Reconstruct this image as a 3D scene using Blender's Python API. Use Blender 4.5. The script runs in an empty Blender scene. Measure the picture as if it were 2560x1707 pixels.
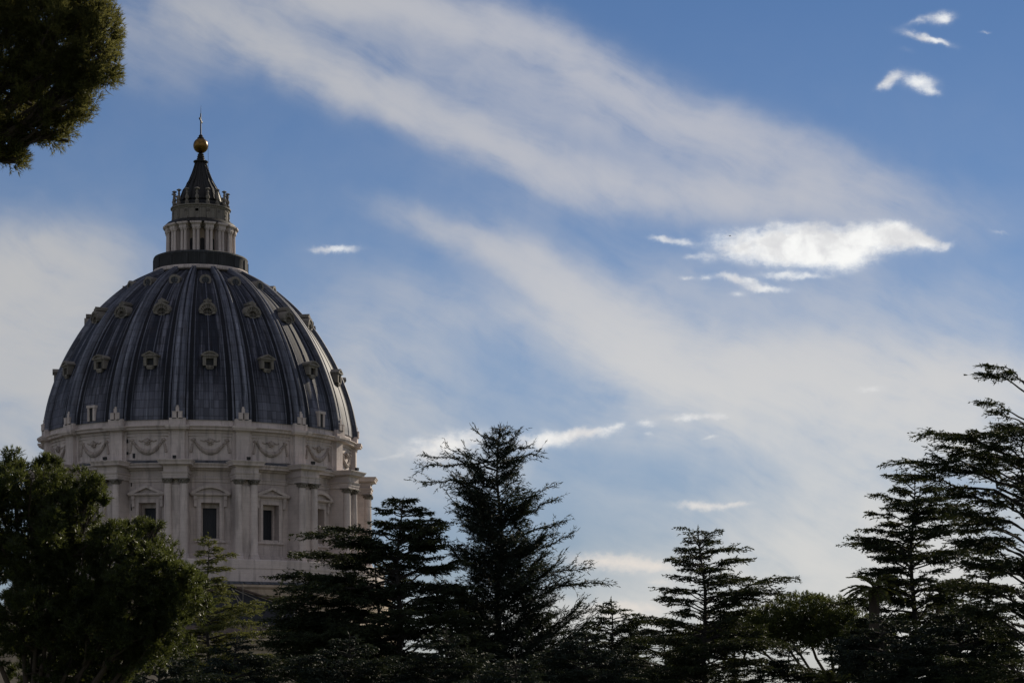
import bpy, math, random
import numpy as np
from math import sin, cos, pi, radians, sqrt, atan2

# ------------------------------------------------------------------ camera, sky, sun, exposure
scene = bpy.context.scene
COL = scene.collection
CAM_Z = 14.0            # the camera stands on a terrace 14 m above the garden ground
FPX = 2240.0            # focal length in pixels of the 1024 px wide picture
YH = 707.0              # row of the eye-level horizon, just under the frame
cam_d = bpy.data.cameras.new("camera")
cam = bpy.data.objects.new("camera", cam_d)
COL.objects.link(cam)
cam.location = (0, 0, CAM_Z)
cam.rotation_euler = (pi / 2, 0, 0)
cam_d.sensor_width = 36.0
cam_d.lens = FPX / 1024.0 * 36.0
cam_d.shift_y = (YH - 341.0) / 1024.0      # levelled camera with a raised lens: verticals stay upright
cam_d.clip_start = 0.5
cam_d.clip_end = 20000
scene.camera = cam

SUN_AZ = radians(32)    # clockwise from the view axis (+Y) to the right
SUN_EL = radians(24)
sun_d = bpy.data.lights.new("sun", 'SUN')
sun_d.energy = 5.0
sun_d.angle = radians(0.5)
sun_d.color = (1.0, 0.89, 0.72)
sun = bpy.data.objects.new("sun", sun_d)
COL.objects.link(sun)
sun.location = (60, 80, 120)
sun.rotation_euler = (pi / 2 - SUN_EL, 0, pi - SUN_AZ)

scene.view_settings.view_transform = 'Standard'
scene.view_settings.look = 'None'
scene.view_settings.exposure = 0.0
scene.view_settings.gamma = 1.0
scene.render.engine = 'CYCLES'
scene.cycles.max_bounces = 6
scene.cycles.diffuse_bounces = 3
scene.cycles.transmission_bounces = 3


class NT:
    """small helper for building node trees"""
    def __init__(self, tree):
        self.t = tree

    def n(self, kind, **kw):
        nd = self.t.nodes.new(kind)
        for k, v in kw.items():
            setattr(nd, k, v)
        return nd

    def put(self, sock, v):
        if hasattr(v, 'is_output'):
            self.t.links.new(v, sock)
        elif v is not None:
            sock.default_value = v

    def m(self, op, a, b=None, c=None, clamp=False):
        nd = self.n('ShaderNodeMath', operation=op, use_clamp=clamp)
        for i, v in enumerate((a, b, c)):
            self.put(nd.inputs[i], v)
        return nd.outputs[0]

    def v(self, op, a, b=None, out=0):
        nd = self.n('ShaderNodeVectorMath', operation=op)
        self.put(nd.inputs[0], a)
        if b is not None:
            self.put(nd.inputs[3 if op == 'SCALE' else 1], b)
        return nd.outputs[out]

    def xyz(self, x, y, z=0.0):
        nd = self.n('ShaderNodeCombineXYZ')
        for i, v in enumerate((x, y, z)):
            self.put(nd.inputs[i], v)
        return nd.outputs[0]

    def sep(self, v):
        nd = self.n('ShaderNodeSeparateXYZ')
        self.put(nd.inputs[0], v)
        return nd.outputs

    def noise(self, vec, scale, detail=4.0, rough=0.5, out='Fac', dim='3D'):
        nd = self.n('ShaderNodeTexNoise', noise_dimensions=dim)
        self.put(nd.inputs['Vector'], vec)
        nd.inputs['Scale'].default_value = scale
        nd.inputs['Detail'].default_value = detail
        nd.inputs['Roughness'].default_value = rough
        return nd.outputs[out]

    def smooth(self, x, a, b, lo=0.0, hi=1.0):
        nd = self.n('ShaderNodeMapRange', interpolation_type='SMOOTHSTEP')
        self.put(nd.inputs[0], x)
        for i, v in enumerate((a, b, lo, hi)):
            self.put(nd.inputs[i + 1], v)
        return nd.outputs[0]

    def mix(self, f, a, b):
        nd = self.n('ShaderNodeMix', data_type='RGBA')
        self.put(nd.inputs[0], f)
        for s, v in ((nd.inputs[6], a), (nd.inputs[7], b)):
            self.put(s, (v[0], v[1], v[2], 1.0) if isinstance(v, tuple) else v)
        return nd.outputs[2]


# ---- the sky: Nishita sky with thin cirrus bands and small cumulus laid on the sky directions
world = bpy.data.worlds.new("World")
scene.world = world
world.use_nodes = True
wt = world.node_tree
wt.nodes.clear()
W = NT(wt)
w_out = W.n('ShaderNodeOutputWorld')
w_bg = W.n('ShaderNodeBackground')
SKY_S = 0.06
w_bg.inputs[1].default_value = SKY_S
wt.links.new(w_bg.outputs[0], w_out.inputs[0])
sky = W.n('ShaderNodeTexSky', sky_type='NISHITA')
sky.sun_disc = False
sky.sun_elevation = SUN_EL
sky.sun_rotation = SUN_AZ
sky.altitude = 1200
sky.air_density = 1.0
sky.dust_density = 0.0
sky.ozone_density = 4.0
tc = W.n('ShaderNodeTexCoord')
dirv = tc.outputs['Generated']
dx, dy, dz = W.sep(dirv)
dys = W.m('MAXIMUM', dy, 0.12)
# tangent-plane sky coordinates round the northern... view bearing: 1 unit = 100 arc pixels
U = W.m('MULTIPLY', W.m('DIVIDE', dx, dys), FPX / 100)
V = W.m('MULTIPLY', W.m('DIVIDE', dz, dys), FPX / 100)
front = W.smooth(dy, 0.3, 0.6)
P0 = W.xyz(U, V, 0.0)


def warp(P, scale, amp, detail, seed):
    nz = W.noise(W.v('ADD', P, (seed, seed * 1.7, 0.0)), scale, detail, 0.55, 'Color')
    off = W.v('MULTIPLY', W.v('SUBTRACT', nz, (0.5, 0.5, 0.5)), (amp, amp, 0.0))
    return W.v('ADD', P, off)


def blob(P, px, py, a, b, ang, s):
    """soft ellipse: centre and half axes in arc pixels, ang clockwise downwards"""
    c = ((px - 512) / 100, (YH - py) / 100, 0)
    q = W.v('SUBTRACT', P, c)
    t = radians(-ang)
    u = W.v('DOT_PRODUCT', q, (cos(t) * 100 / a, sin(t) * 100 / a, 0), 1)
    v = W.v('DOT_PRODUCT', q, (-sin(t) * 100 / b, cos(t) * 100 / b, 0), 1)
    r2 = W.m('ADD', W.m('MULTIPLY', u, u), W.m('MULTIPLY', v, v))
    return W.m('MULTIPLY', W.m('EXPONENT', W.m('MULTIPLY', r2, -1.0)), s)


def total(items):
    acc = items[0]
    for it in items[1:]:
        acc = W.m('ADD', acc, it)
    return acc


Pv = warp(warp(P0, 0.5, 0.5, 2.0, 3.1), 2.4, 0.22, 4.0, 8.3)
veil_list = [
    # the high band: two streaks fanning down to the right
    (395, 12, 90, 20, 8, .55), (475, 30, 110, 24, 18, .70), (588, 74, 100, 22, 27, .80), (692, 116, 110, 24, 25, .70), (795, 158, 115, 24, 18, .55),
    (250, 48, 80, 20, 22, .50), (350, 90, 95, 20, 24, .80), (462, 136, 105, 20, 23, .95), (572, 170, 110, 18, 17, .95), (700, 194, 130, 20, 5, .75), (840, 205, 130, 26, 8, .40),
    (430, 74, 200, 40, 22, .36), (640, 130, 180, 34, 22, .36), (190, 18, 120, 30, 10, .42), (150, 60, 80, 26, 15, .20), (330, 6, 90, 16, 0, .45),
    # the lower band
    (425, 226, 60, 13, 16, .38), (492, 246, 62, 18, 20, .55), (556, 276, 66, 23, 28, .70), (597, 318, 80, 30, 28, .80), (665, 352, 115, 38, 16, 1.05),
    (800, 372, 150, 36, 3, 1.25), (940, 386, 150, 40, 2, 1.15), (770, 425, 180, 34, 4, .55), (980, 440, 120, 50, 0, .7), (460, 310, 80, 26, 20, .22),
    (900, 300, 170, 34, 6, .22), (740, 285, 160, 34, 10, .20), (560, 226, 120, 26, 24, .10),
    # haze behind the dome and low over the trees
    (0, 285, 95, 44, 0, 1.6), (15, 350, 105, 80, 0, .9), (90, 390, 90, 76, 0, .9), (60, 256, 60, 22, -10, .35), (375, 400, 85, 80, 10, .60), (350, 335, 60, 50, 30, .20),
    (880, 545, 190, 56, -6, .85), (960, 610, 200, 60, 0, 1.2), (720, 560, 100, 34, -10, .42), (600, 622, 170, 24, 0, .85), (430, 465, 130, 30, 0, .32),
    (845, 480, 120, 30, -12, .35), (690, 490, 110, 26, -6, .14),
]
veil = total([blob(Pv, *b) for b in veil_list])
# combed-out fibres running down to the right
st = radians(-24)
Pf = warp(P0, 0.6, 0.7, 3.0, 5.5)
Ps = W.xyz(W.v('DOT_PRODUCT', Pf, (cos(st) * .40, sin(st) * .40, 0), 1),
           W.v('DOT_PRODUCT', Pf, (-sin(st) * 1.7, cos(st) * 1.7, 0), 1), 0.0)
fib = W.noise(Ps, 1.0, 8.0, 0.60)
puffs = W.noise(Pf, 1.6, 5.0, 0.55)
tex = W.m('ADD', W.m('MULTIPLY', W.smooth(fib, 0.28, 0.72), 1.05), W.m('ADD', W.m('MULTIPLY', W.smooth(puffs, 0.3, 0.7), 0.45), W.m('MULTIPLY', W.m('SUBTRACT', W.noise(Ps, 3.2, 6.0, 0.6), 0.5), 0.9)))
veil = W.m('MULTIPLY', W.m('MAXIMUM', veil, 0.0), W.m('ADD', 0.30, tex))
veil = W.m('ADD', veil, W.m('MULTIPLY', W.smooth(V, 7.6, 3.8, 0.03, 1.0), W.m('ADD', 0.02, W.m('MULTIPLY', puffs, 0.15))))
veil = W.m('SUBTRACT', 1.0, W.m('EXPONENT', W.m('MULTIPLY', veil, -1.6)))
veil = W.m('MULTIPLY', veil, front)
# unseen sky away from the view: bright broken cloud added to light the fronts
bk = W.noise(W.v('MULTIPLY', dirv, (1, 1, 2.2)), 2.6, 6.0, 0.55)
back = W.m('MULTIPLY', W.smooth(bk, 0.36, 0.62), W.m('SUBTRACT', 1.0, front))

Pc = warp(warp(P0, 5.0, 0.16, 6.0, 7.7), 1.6, 0.10, 2.0, 1.3)
cum_list = [
    (765, 241, 40, 12, 0, .85), (815, 242, 55, 16, 0, .95), (870, 239, 46, 14, -4, .95), (904, 236, 26, 10, 16, .85), (929, 243, 15, 5, 18, .75), (947, 246, 8, 3.5, -20, .45),
    (845, 261, 22, 11, 0, .75), (795, 257, 58, 9, 0, .75), (735, 250, 22, 8, 10, .40), (800, 226, 30, 5, 0, .4), (897, 226, 10, 5, 0, .4),
    (792, 275, 30, 4.5, 2, .70), (730, 277, 16, 3.5, 10, .60), (750, 283, 18, 4.5, 14, .65), (768, 289, 22, 3.2, 2, .70), (738, 294, 10, 3, 0, .40),
    (687, 278, 8, 2.4, 0, .50), (706, 277, 7, 2.8, 0, .50), (660, 238, 12, 3, 5, .40), (677, 241, 20, 3.6, 10, .60), (690, 257, 8, 3, 0, .35), (706, 257, 9, 5, 0, .40), (722, 234, 20, 8, 0, .26),
    (943, 18, 11, 6, -8, .85), (926, 38, 24, 3.8, 14, .75), (920, 20, 16, 4, -20, .40), (936, 40, 14, 2.2, 22, .4), (985, 32, 6, 1.6, 0, .40), (907, 50, 10, 3, 10, .15),
    (892, 78, 12, 6, -38, .75), (883, 85, 10, 4, -30, .35), (920, 82, 15, 8, 8, .95), (932, 92, 9, 4, 10, .5),
    (334, 249, 22, 3.8, -1, .85), (450, 441, 38, 11, -8, .90), (433, 455, 22, 8, 0, .6), (548, 440, 34, 8.5, -4, .90), (590, 432, 30, 5.5, -8, .8), (616, 425, 10, 2.5, -15, .45),
    (687, 417, 15, 3.6, -3, .75), (716, 416, 11, 4, 2, .75), (710, 436, 9, 2, -12, .5), (647, 423, 10, 3.4, 0, .5), (648, 433, 5, 2.4, 0, .4),
    (700, 505, 24, 5, 2, .75), (735, 504, 18, 3, -3, .6), (612, 561, 46, 9, 4, .90), (655, 566, 24, 4.5, 5, .6), (660, 582, 12, 2.6, 2, .5), (625, 610, 46, 9, 0, .80),
    (872, 388, 15, 4, 0, .42), (1000, 232, 10, 1.8, 12, .3), (385, 457, 20, 2.2, -5, .25),
]
Ps_ = warp(P0, 9.0, 0.085, 6.0, 4.4)
cum = total([blob(Ps_ if b[2] < 28 else Pc, *b) for b in cum_list])
fine = W.noise(W.v('MULTIPLY', P0, (0.75, 1.2, 1.0)), 9.0, 8.0, 0.70)
cum = W.m('ADD', cum, W.m('MULTIPLY', W.m('MULTIPLY', W.m('SUBTRACT', fine, 0.5), 1.15), W.smooth(cum, 0.05, 0.5)))
cmask = W.m('ADD', W.m('MULTIPLY', W.smooth(cum, 0.08, 1.25), 0.78), W.m('MULTIPLY', W.smooth(cum, 0.0, 0.6), 0.22))
cmask = W.m('MULTIPLY', cmask, front)
k = 1.0 / SKY_S
veil_hi = W.mix(W.smooth(V, 2.0, 6.0), (0.70 * k, 0.685 * k, 0.655 * k), (0.51 * k, 0.52 * k, 0.57 * k))
veil_col = W.mix(W.smooth(U, -4.6, 1.5), (0.53 * k, 0.525 * k, 0.52 * k), veil_hi)
body = W.noise(Pc, 2.2, 4.0, 0.55)
cum_col = W.mix(W.smooth(body, 0.36, 0.6), (0.72 * k, 0.72 * k, 0.73 * k), (0.97 * k, 0.97 * k, 0.95 * k))
low_col = W.mix(W.smooth(V, 1.2, 3.4), (0.78 * k, 0.72 * k, 0.66 * k), cum_col)
low_t = W.mix(W.smooth(V, 0.5, 4.2), (0.74, 0.68, 0.76), (0.87, 0.925, 1.03))
deep = W.n('ShaderNodeVectorMath', operation='MULTIPLY')
W.put(deep.inputs[0], sky.outputs[0])
W.put(deep.inputs[1], low_t)
c1 = W.mix(W.m('MULTIPLY', veil, 0.92), deep.outputs[0], veil_col)
c2 = W.mix(W.m('MULTIPLY', cmask, 0.97), c1, low_col)
c3 = W.mix(W.m('MULTIPLY', back, 0.85), c2, (0.60 * k, 0.58 * k, 0.58 * k))
wt.links.new(c3, w_bg.inputs[0])


# ------------------------------------------------------------------ helpers
def link(name, me, mat=None, parent=None, loc=None):
    o = bpy.data.objects.new(name, me)
    COL.objects.link(o)
    if mat is not None and me is not None:
        me.materials.append(mat)
    if parent is not None:
        o.parent = parent
    if loc is not None:
        o.location = loc
    return o


def tag(o, label=None, cat=None, group=None, kind=None):
    if label: o['label'] = label
    if cat: o['category'] = cat
    if group: o['group'] = group
    if kind: o['kind'] = kind
    return o


def empty(name, loc):
    o = link(name, None, loc=loc)
    o.empty_display_size = 1.0
    return o


class MB:
    """collects geometry and links it as one mesh object"""
    def __init__(self):
        self.v = []
        self.f = []

    def add(self, verts, faces):
        b = len(self.v)
        self.v += [tuple(p) for p in verts]
        self.f += [tuple(i + b for i in f) for f in faces]

    def hexa(self, p):
        self.add(p, [(0, 3, 2, 1), (4, 5, 6, 7), (0, 1, 5, 4), (1, 2, 6, 5), (2, 3, 7, 6), (3, 0, 4, 7)])

    def box(self, x0, x1, y0, y1, z0, z1):
        self.hexa([(x0, y0, z0), (x1, y0, z0), (x1, y1, z0), (x0, y1, z0),
                   (x0, y0, z1), (x1, y0, z1), (x1, y1, z1), (x0, y1, z1)])

    def pbox(self, ph, u0, u1, r0, r1, z0, z1, du=0.0):
        """box on the tangent at azimuth ph, u along the wall, r outwards; du widens the top"""
        def q(u, r, z):
            return (r * sin(ph) + u * cos(ph), -r * cos(ph) + u * sin(ph), z)
        self.hexa([q(u0, r1, z0), q(u1, r1, z0), q(u1, r0, z0), q(u0, r0, z0),
                   q(u0 - du, r1 + du, z1), q(u1 + du, r1 + du, z1), q(u1 + du, r0, z1), q(u0 - du, r0, z1)])

    def pprism(self, ph, pts, r0, r1):
        """outline (u, z) extruded from r0 to r1 at azimuth ph"""
        def q(u, r, z):
            return (r * sin(ph) + u * cos(ph), -r * cos(ph) + u * sin(ph), z)
        n = len(pts)
        vs = [q(u, r1, z) for u, z in pts] + [q(u, r0, z) for u, z in pts]
        fs = [tuple(range(n)), tuple(range(2 * n - 1, n - 1, -1))]
        fs += [(i, n + i, n + (i + 1) % n, (i + 1) % n) for i in range(n)]
        self.add(vs, fs)

    def lathe(self, prof, seg=96, a0=0.0, a1=2 * pi, cx=0.0, cy=0.0):
        full = abs(a1 - a0 - 2 * pi) < 1e-6
        n = seg if full else seg + 1
        vs = []
        for i in range(n):
            a = a0 + (a1 - a0) * i / seg
            for r, z in prof:
                vs.append((cx + r * sin(a), cy - r * cos(a), z))
        m = len(prof)
        fs = []
        for i in range(seg):
            j = (i + 1) % n
            for k_ in range(m - 1):
                fs.append((i * m + k_, j * m + k_, j * m + k_ + 1, i * m + k_ + 1))
        self.add(vs, fs)

    def tube(self, pts, radii, seg=6):
        pts = [np.array(p, float) for p in pts]
        n = len(pts)
        vs = []
        for i, p in enumerate(pts):
            d = pts[min(i + 1, n - 1)] - pts[max(i - 1, 0)]
            d = d / (np.linalg.norm(d) + 1e-9)
            h = np.array((0, 0, 1.0)) if abs(d[2]) < .9 else np.array((1.0, 0, 0))
            a = np.cross(d, h); a /= np.linalg.norm(a)
            b = np.cross(d, a)
            for s in range(seg):
                t = 2 * pi * s / seg
                vs.append(p + (a * cos(t) + b * sin(t)) * radii[i])
        fs = []
        for i in range(n - 1):
            for s in range(seg):
                s2 = (s + 1) % seg
                fs.append((i * seg + s, i * seg + s2, (i + 1) * seg + s2, (i + 1) * seg + s))
        fs.append(tuple(range(seg - 1, -1, -1)))
        fs.append(tuple((n - 1) * seg + s for s in range(seg)))
        self.add(vs, fs)

    def ball(self, c, rx, ry, rz, seg=16, ring=10):
        vs = []
        for i in range(ring + 1):
            t = pi * i / ring
            for s in range(seg):
                p = 2 * pi * s / seg
                vs.append((c[0] + rx * sin(t) * cos(p), c[1] + ry * sin(t) * sin(p), c[2] + rz * cos(t)))
        fs = []
        for i in range(ring):
            for s in range(seg):
                s2 = (s + 1) % seg
                fs.append((i * seg + s, (i + 1) * seg + s, (i + 1) * seg + s2, i * seg + s2))
        self.add(vs, fs)

    def mesh(self, name, smooth=None):
        me = bpy.data.meshes.new(name)
        me.from_pydata(self.v, [], self.f)
        me.update()
        if smooth:
            me.polygons.foreach_set('use_smooth', [True] * len(me.polygons))
            me.set_sharp_from_angle(angle=radians(smooth))
        return me

    def build(self, name, mat, parent=None, smooth=None):
        return link(name, self.mesh(name, smooth), mat, parent)


def np_mesh(name, verts, per):
    """mesh of disjoint faces with `per` corners each, from an (N*per, 3) array"""
    verts = np.asarray(verts, np.float32).reshape(-1, 3)
    nv = len(verts)
    nf = nv // per
    me = bpy.data.meshes.new(name)
    me.vertices.add(nv)
    me.vertices.foreach_set('co', verts.ravel())
    me.loops.add(nv)
    me.loops.foreach_set('vertex_index', np.arange(nv, dtype=np.int32))
    me.polygons.add(nf)
    me.polygons.foreach_set('loop_start', np.arange(0, nv, per, dtype=np.int32))
    me.update(calc_edges=True)
    me.validate()
    return me


# ------------------------------------------------------------------ materials
def new_mat(name):
    m = bpy.data.materials.new(name)
    m.use_nodes = True
    nt = m.node_tree
    b = nt.nodes['Principled BSDF']
    return m, NT(nt), b


def stone_mat(name, col, stain=0.5, course=0.62, dark=0.55):
    m, N, b = new_mat(name)
    t = N.n('ShaderNodeTexCoord').outputs['Object']
    x, y, z = N.sep(t)
    th = N.m('MULTIPLY', N.m('ARCTAN2', x, N.m('MULTIPLY', y, -1.0)), 22.0)
    big = N.noise(t, 0.35, 5.0, 0.6)
    run = N.noise(N.xyz(N.m('MULTIPLY', th, 1.6), N.m('MULTIPLY', z, 0.16), 0.0), 1.0, 5.0, 0.6)
    finen = N.noise(t, 3.0, 4.0, 0.65)
    c = N.mix(N.smooth(big, 0.35, 0.68), tuple(v * 0.84 for v in col), tuple(v * 1.06 for v in col))
    c = N.mix(N.m('MULTIPLY', N.smooth(run, 0.47, 0.66), stain), c, tuple(v * dark for v in col))
    c = N.mix(N.m('MULTIPLY', N.smooth(finen, 0.45, 0.7), 0.22), c, (col[0] * .7, col[1] * .68, col[2] * .66))
    # joints of the stone courses
    fr = N.m('FRACT', N.m('DIVIDE', z, course))
    line = N.m('LESS_THAN', fr, 0.07)
    row = N.m('FLOOR', N.m('DIVIDE', z, course))
    fv = N.m('FRACT', N.m('ADD', N.m('DIVIDE', th, 1.5), N.m('MULTIPLY', row, 0.37)))
    line = N.m('MAXIMUM', line, N.m('LESS_THAN', fv, 0.025))
    c = N.mix(N.m('MULTIPLY', line, 0.28), c, tuple(v * 0.5 for v in col))
    rowv = N.noise(N.xyz(N.m('FLOOR', N.m('DIVIDE', th, 1.5)), row, 0.0), 7.3, 0.0)
    c = N.mix(N.m('MULTIPLY', rowv, 0.25), c, tuple(v * 0.72 for v in col))
    N.put(b.inputs['Base Color'], c)
    b.inputs['Roughness'].default_value = 0.9
    bp = N.n('ShaderNodeBump')
    bp.inputs['Strength'].default_value = 0.3
    bp.inputs['Distance'].default_value = 0.06
    N.put(bp.inputs['Height'], N.m('SUBTRACT', finen, N.m('MULTIPLY', line, 0.6)))
    N.put(b.inputs['Normal'], bp.outputs[0])
    return m


def lead_mat(name, base, light, brown, rough=0.55, seam=True, streak=1.0, panel=False):
    m, N, b = new_mat(name)
    t = N.n('ShaderNodeTexCoord').outputs['Object']
    x, y, z = N.sep(t)
    th = N.m('MULTIPLY', N.m('ARCTAN2', x, N.m('MULTIPLY', y, -1.0)), 20.0)
    s1 = N.noise(N.xyz(N.m('MULTIPLY', th, 1.25), N.m('MULTIPLY', z, 0.05), 3.0), 1.0, 6.0, 0.70)
    s2 = N.noise(N.xyz(N.m('MULTIPLY', th, 2.6), N.m('MULTIPLY', z, 0.16), 9.0), 1.0, 5.0, 0.66)
    s3 = N.noise(N.xyz(N.m('MULTIPLY', th, 0.9), N.m('MULTIPLY', z, 0.35), 5.0), 1.0, 4.0, 0.6)
    c = N.mix(N.m('MULTIPLY', N.smooth(s1, 0.47, 0.60), streak), base, light)
    c = N.mix(N.m('MULTIPLY', N.smooth(s2, 0.49, 0.60), 0.9 * streak), c, tuple(v * 0.35 for v in base))
    c = N.mix(N.m('MULTIPLY', N.smooth(s3, 0.55, 0.72), 0.55), c, brown)
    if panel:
        # shade and soot painted into strips beside the ribs; panel middles paler low down
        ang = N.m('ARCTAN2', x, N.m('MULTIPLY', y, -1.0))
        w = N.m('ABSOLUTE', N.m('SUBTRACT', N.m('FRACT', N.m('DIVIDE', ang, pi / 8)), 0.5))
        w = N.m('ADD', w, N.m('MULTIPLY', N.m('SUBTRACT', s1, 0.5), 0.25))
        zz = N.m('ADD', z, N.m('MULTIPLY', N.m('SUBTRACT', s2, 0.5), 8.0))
        pale_low = N.m('MULTIPLY', N.smooth(w, 0.26, 0.16), N.smooth(zz, 62.5, 54.5))
        c = N.mix(N.m('MULTIPLY', pale_low, 0.75), c, tuple(v * 1.15 for v in light))
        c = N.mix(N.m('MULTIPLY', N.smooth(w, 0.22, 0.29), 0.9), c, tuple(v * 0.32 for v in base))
    if seam:
        row = N.m('FLOOR', N.m('DIVIDE', z, 1.15))
        fr = N.m('FRACT', N.m('DIVIDE', z, 1.15))
        fv = N.m('FRACT', N.m('DIVIDE', th, 0.62))
        ln = N.m('MAXIMUM', N.m('LESS_THAN', fr, 0.06), N.m('LESS_THAN', fv, 0.07))
        sheet = N.noise(N.xyz(N.m('FLOOR', N.m('DIVIDE', th, 0.62)), row, 0.0), 5.7, 0.0)
        c = N.mix(N.smooth(sheet, 0.3, 0.75, 0.0, 0.45), c, tuple(v * 0.5 for v in base))
        c = N.mix(N.m('MULTIPLY', ln, 0.7), c, tuple(v * 0.3 for v in base))
    N.put(b.inputs['Base Color'], c)
    b.inputs['Roughness'].default_value = rough
    b.inputs['Specular IOR Level'].default_value = 0.22
    bp = N.n('ShaderNodeBump')
    bp.inputs['Strength'].default_value = 0.35
    bp.inputs['Distance'].default_value = 0.05
    N.put(bp.inputs['Height'], s2)
    N.put(b.inputs['Normal'], bp.outputs[0])
    return m


def plain_mat(name, col, rough=0.8, metal=0.0, var=0.25, scale=4.0):
    m, N, b = new_mat(name)
    t = N.n('ShaderNodeTexCoord').outputs['Object']
    nz = N.noise(t, scale, 4.0, 0.6)
    N.put(b.inputs['Base Color'], N.mix(nz, tuple(v * (1 - var) for v in col), tuple(v * (1 + var) for v in col)))
    b.inputs['Roughness'].default_value = rough
    b.inputs['Metallic'].default_value = metal
    return m


def leaf_mat(name, dark, light, trans=0.35, tcol=(0.10, 0.12, 0.025), spec=0.12, rough=0.65):
    m, N, b = new_mat(name)
    geo = N.n('ShaderNodeNewGeometry')
    t = N.n('ShaderNodeTexCoord').outputs['Object']
    nz = N.noise(t, 0.9, 3.0, 0.6)
    f = N.m('ADD', N.m('MULTIPLY', geo.outputs['Random Per Island'], 0.6), N.m('MULTIPLY', nz, 0.5), clamp=True)
    N.put(b.inputs['Base Color'], N.mix(f, dark, light))
    b.inputs['Roughness'].default_value = rough
    b.inputs['Specular IOR Level'].default_value = spec
    tr = N.n('ShaderNodeBsdfTranslucent')
    tr.inputs[0].default_value = (*tcol, 1)
    mx = N.n('ShaderNodeMixShader')
    mx.inputs[0].default_value = trans
    out = N.t.nodes['Material Output']
    N.t.links.new(b.outputs[0], mx.inputs[1])
    N.t.links.new(tr.outputs[0], mx.inputs[2])
    N.t.links.new(mx.outputs[0], out.inputs[0])
    return m


def bark_mat(name, col):
    m, N, b = new_mat(name)
    t = N.n('ShaderNodeTexCoord').outputs['Object']
    nz = N.noise(N.v('MULTIPLY', t, (6.0, 6.0, 1.2)), 1.0, 5.0, 0.65)
    N.put(b.inputs['Base Color'], N.mix(nz, tuple(v * .5 for v in col), tuple(v * 1.3 for v in col)))
    b.inputs['Roughness'].default_value = 0.95
    bp = N.n('ShaderNodeBump')
    bp.inputs['Strength'].default_value = 0.7
    bp.inputs['Distance'].default_value = 0.05
    N.put(bp.inputs['Height'], nz)
    N.put(b.inputs['Normal'], bp.outputs[0])
    return m


STONE = stone_mat('travertine', (0.57, 0.49, 0.46), 0.9)
STONE_W = stone_mat('travertine_warm', (0.44, 0.35, 0.26), 0.6)
STONE_D = stone_mat('travertine_dirty', (0.20, 0.178, 0.155), 0.9, 0.62, 0.35)
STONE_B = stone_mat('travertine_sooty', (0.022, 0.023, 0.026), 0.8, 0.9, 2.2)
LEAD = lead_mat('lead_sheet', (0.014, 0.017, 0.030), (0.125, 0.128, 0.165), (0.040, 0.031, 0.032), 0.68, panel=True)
LEAD_R = lead_mat('lead_rib', (0.105, 0.112, 0.148), (0.215, 0.225, 0.28), (0.07, 0.062, 0.068), 0.66, True, 0.9)
LEAD_S = lead_mat('lead_spire', (0.014, 0.0135, 0.015), (0.035, 0.033, 0.034), (0.03, 0.024, 0.02), 0.6, False)
LEAD_F = lead_mat('lead_flashing', (0.06, 0.066, 0.08), (0.09, 0.095, 0.11), (0.05, 0.05, 0.05), 0.55, False)
BRONZE = plain_mat('gilt_bronze', (0.17, 0.10, 0.032), 0.36, 1.0, 0.35, 1.2)
IRON = plain_mat('dark_iron', (0.02, 0.02, 0.022), 0.6, 0.3)
GLASS = plain_mat('window_glass', (0.006, 0.008, 0.014), 0.55, 0.0, 0.3, 0.6)
BAR = plain_mat('window_bar', (0.016, 0.021, 0.032), 0.6)
STONE_G = stone_mat('carved_travertine', (0.40, 0.335, 0.30), 0.8, 0.5, 0.4)
GABLE = plain_mat('gable_boarding', (0.03, 0.031, 0.04), 0.85)
BLACK = plain_mat('dark_opening', (0.012, 0.012, 0.014), 0.7)
BARK = bark_mat('cedar_bark', (0.035, 0.030, 0.026))
BARK_P = bark_mat('pine_bark', (0.05, 0.036, 0.027))
CEDAR = leaf_mat('cedar_needles', (0.010, 0.015, 0.010), (0.028, 0.038, 0.020), 0.2, (0.06, 0.07, 0.02))
CEDAR_L = leaf_mat('pale_cedar_needles', (0.032, 0.042, 0.018), (0.075, 0.085, 0.034), 0.35, (0.15, 0.155, 0.04))  # paler copy of the cedar needles, its sunlit look put into the colour
DEODAR = leaf_mat('deodar_needles', (0.009, 0.014, 0.012), (0.024, 0.034, 0.026), 0.16, (0.04, 0.05, 0.022))
PINE = leaf_mat('pine_needles', (0.004, 0.008, 0.003), (0.028, 0.040, 0.012), 0.26, (0.16, 0.185, 0.042), 0.25, 0.45)
PINE_N = leaf_mat('olive_pine_needles', (0.010, 0.015, 0.006), (0.045, 0.052, 0.018), 0.38, (0.22, 0.21, 0.06))
PALM = leaf_mat('palm_fronds', (0.04, 0.055, 0.02), (0.09, 0.10, 0.04), 0.35, (0.14, 0.14, 0.03))
GROUND = plain_mat('garden_grass', (0.07, 0.085, 0.035), 0.95, 0.0, 0.4, 0.15)
ROOFT = plain_mat('roof_tile', (0.085, 0.06, 0.05), 0.9, 0.0, 0.35, 2.0)
BIRDM = plain_mat('dark_feathers', (0.03, 0.03, 0.033), 0.7)

# ------------------------------------------------------------------ ground
g = MB()
g.lathe([(0.01, 0.0), (60, 0.0), (400, 0.0), (2500, 0.0), (9000, 0.0)], 64)
go = g.build('ground', GROUND)
go.location = (0, 0, 0)
tag(go, kind='structure')

# ------------------------------------------------------------------ the domed basilica
DEP = 330.0
AX = (502.0 - 1280.0) * DEP / 5600.0
BAS = empty('domed_basilica', (AX, DEP, 0))
tag(BAS, 'great stone basilica dome with ribbed lead shell, columned drum and tall lantern', 'basilica')


def H(y, R=0.0):
    """height above ground of a photo row y (2560 px wide frame) seen on a surface R in front of the axis"""
    return CAM_Z + (1767.0 - y) * (DEP - R) / 5600.0


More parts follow.
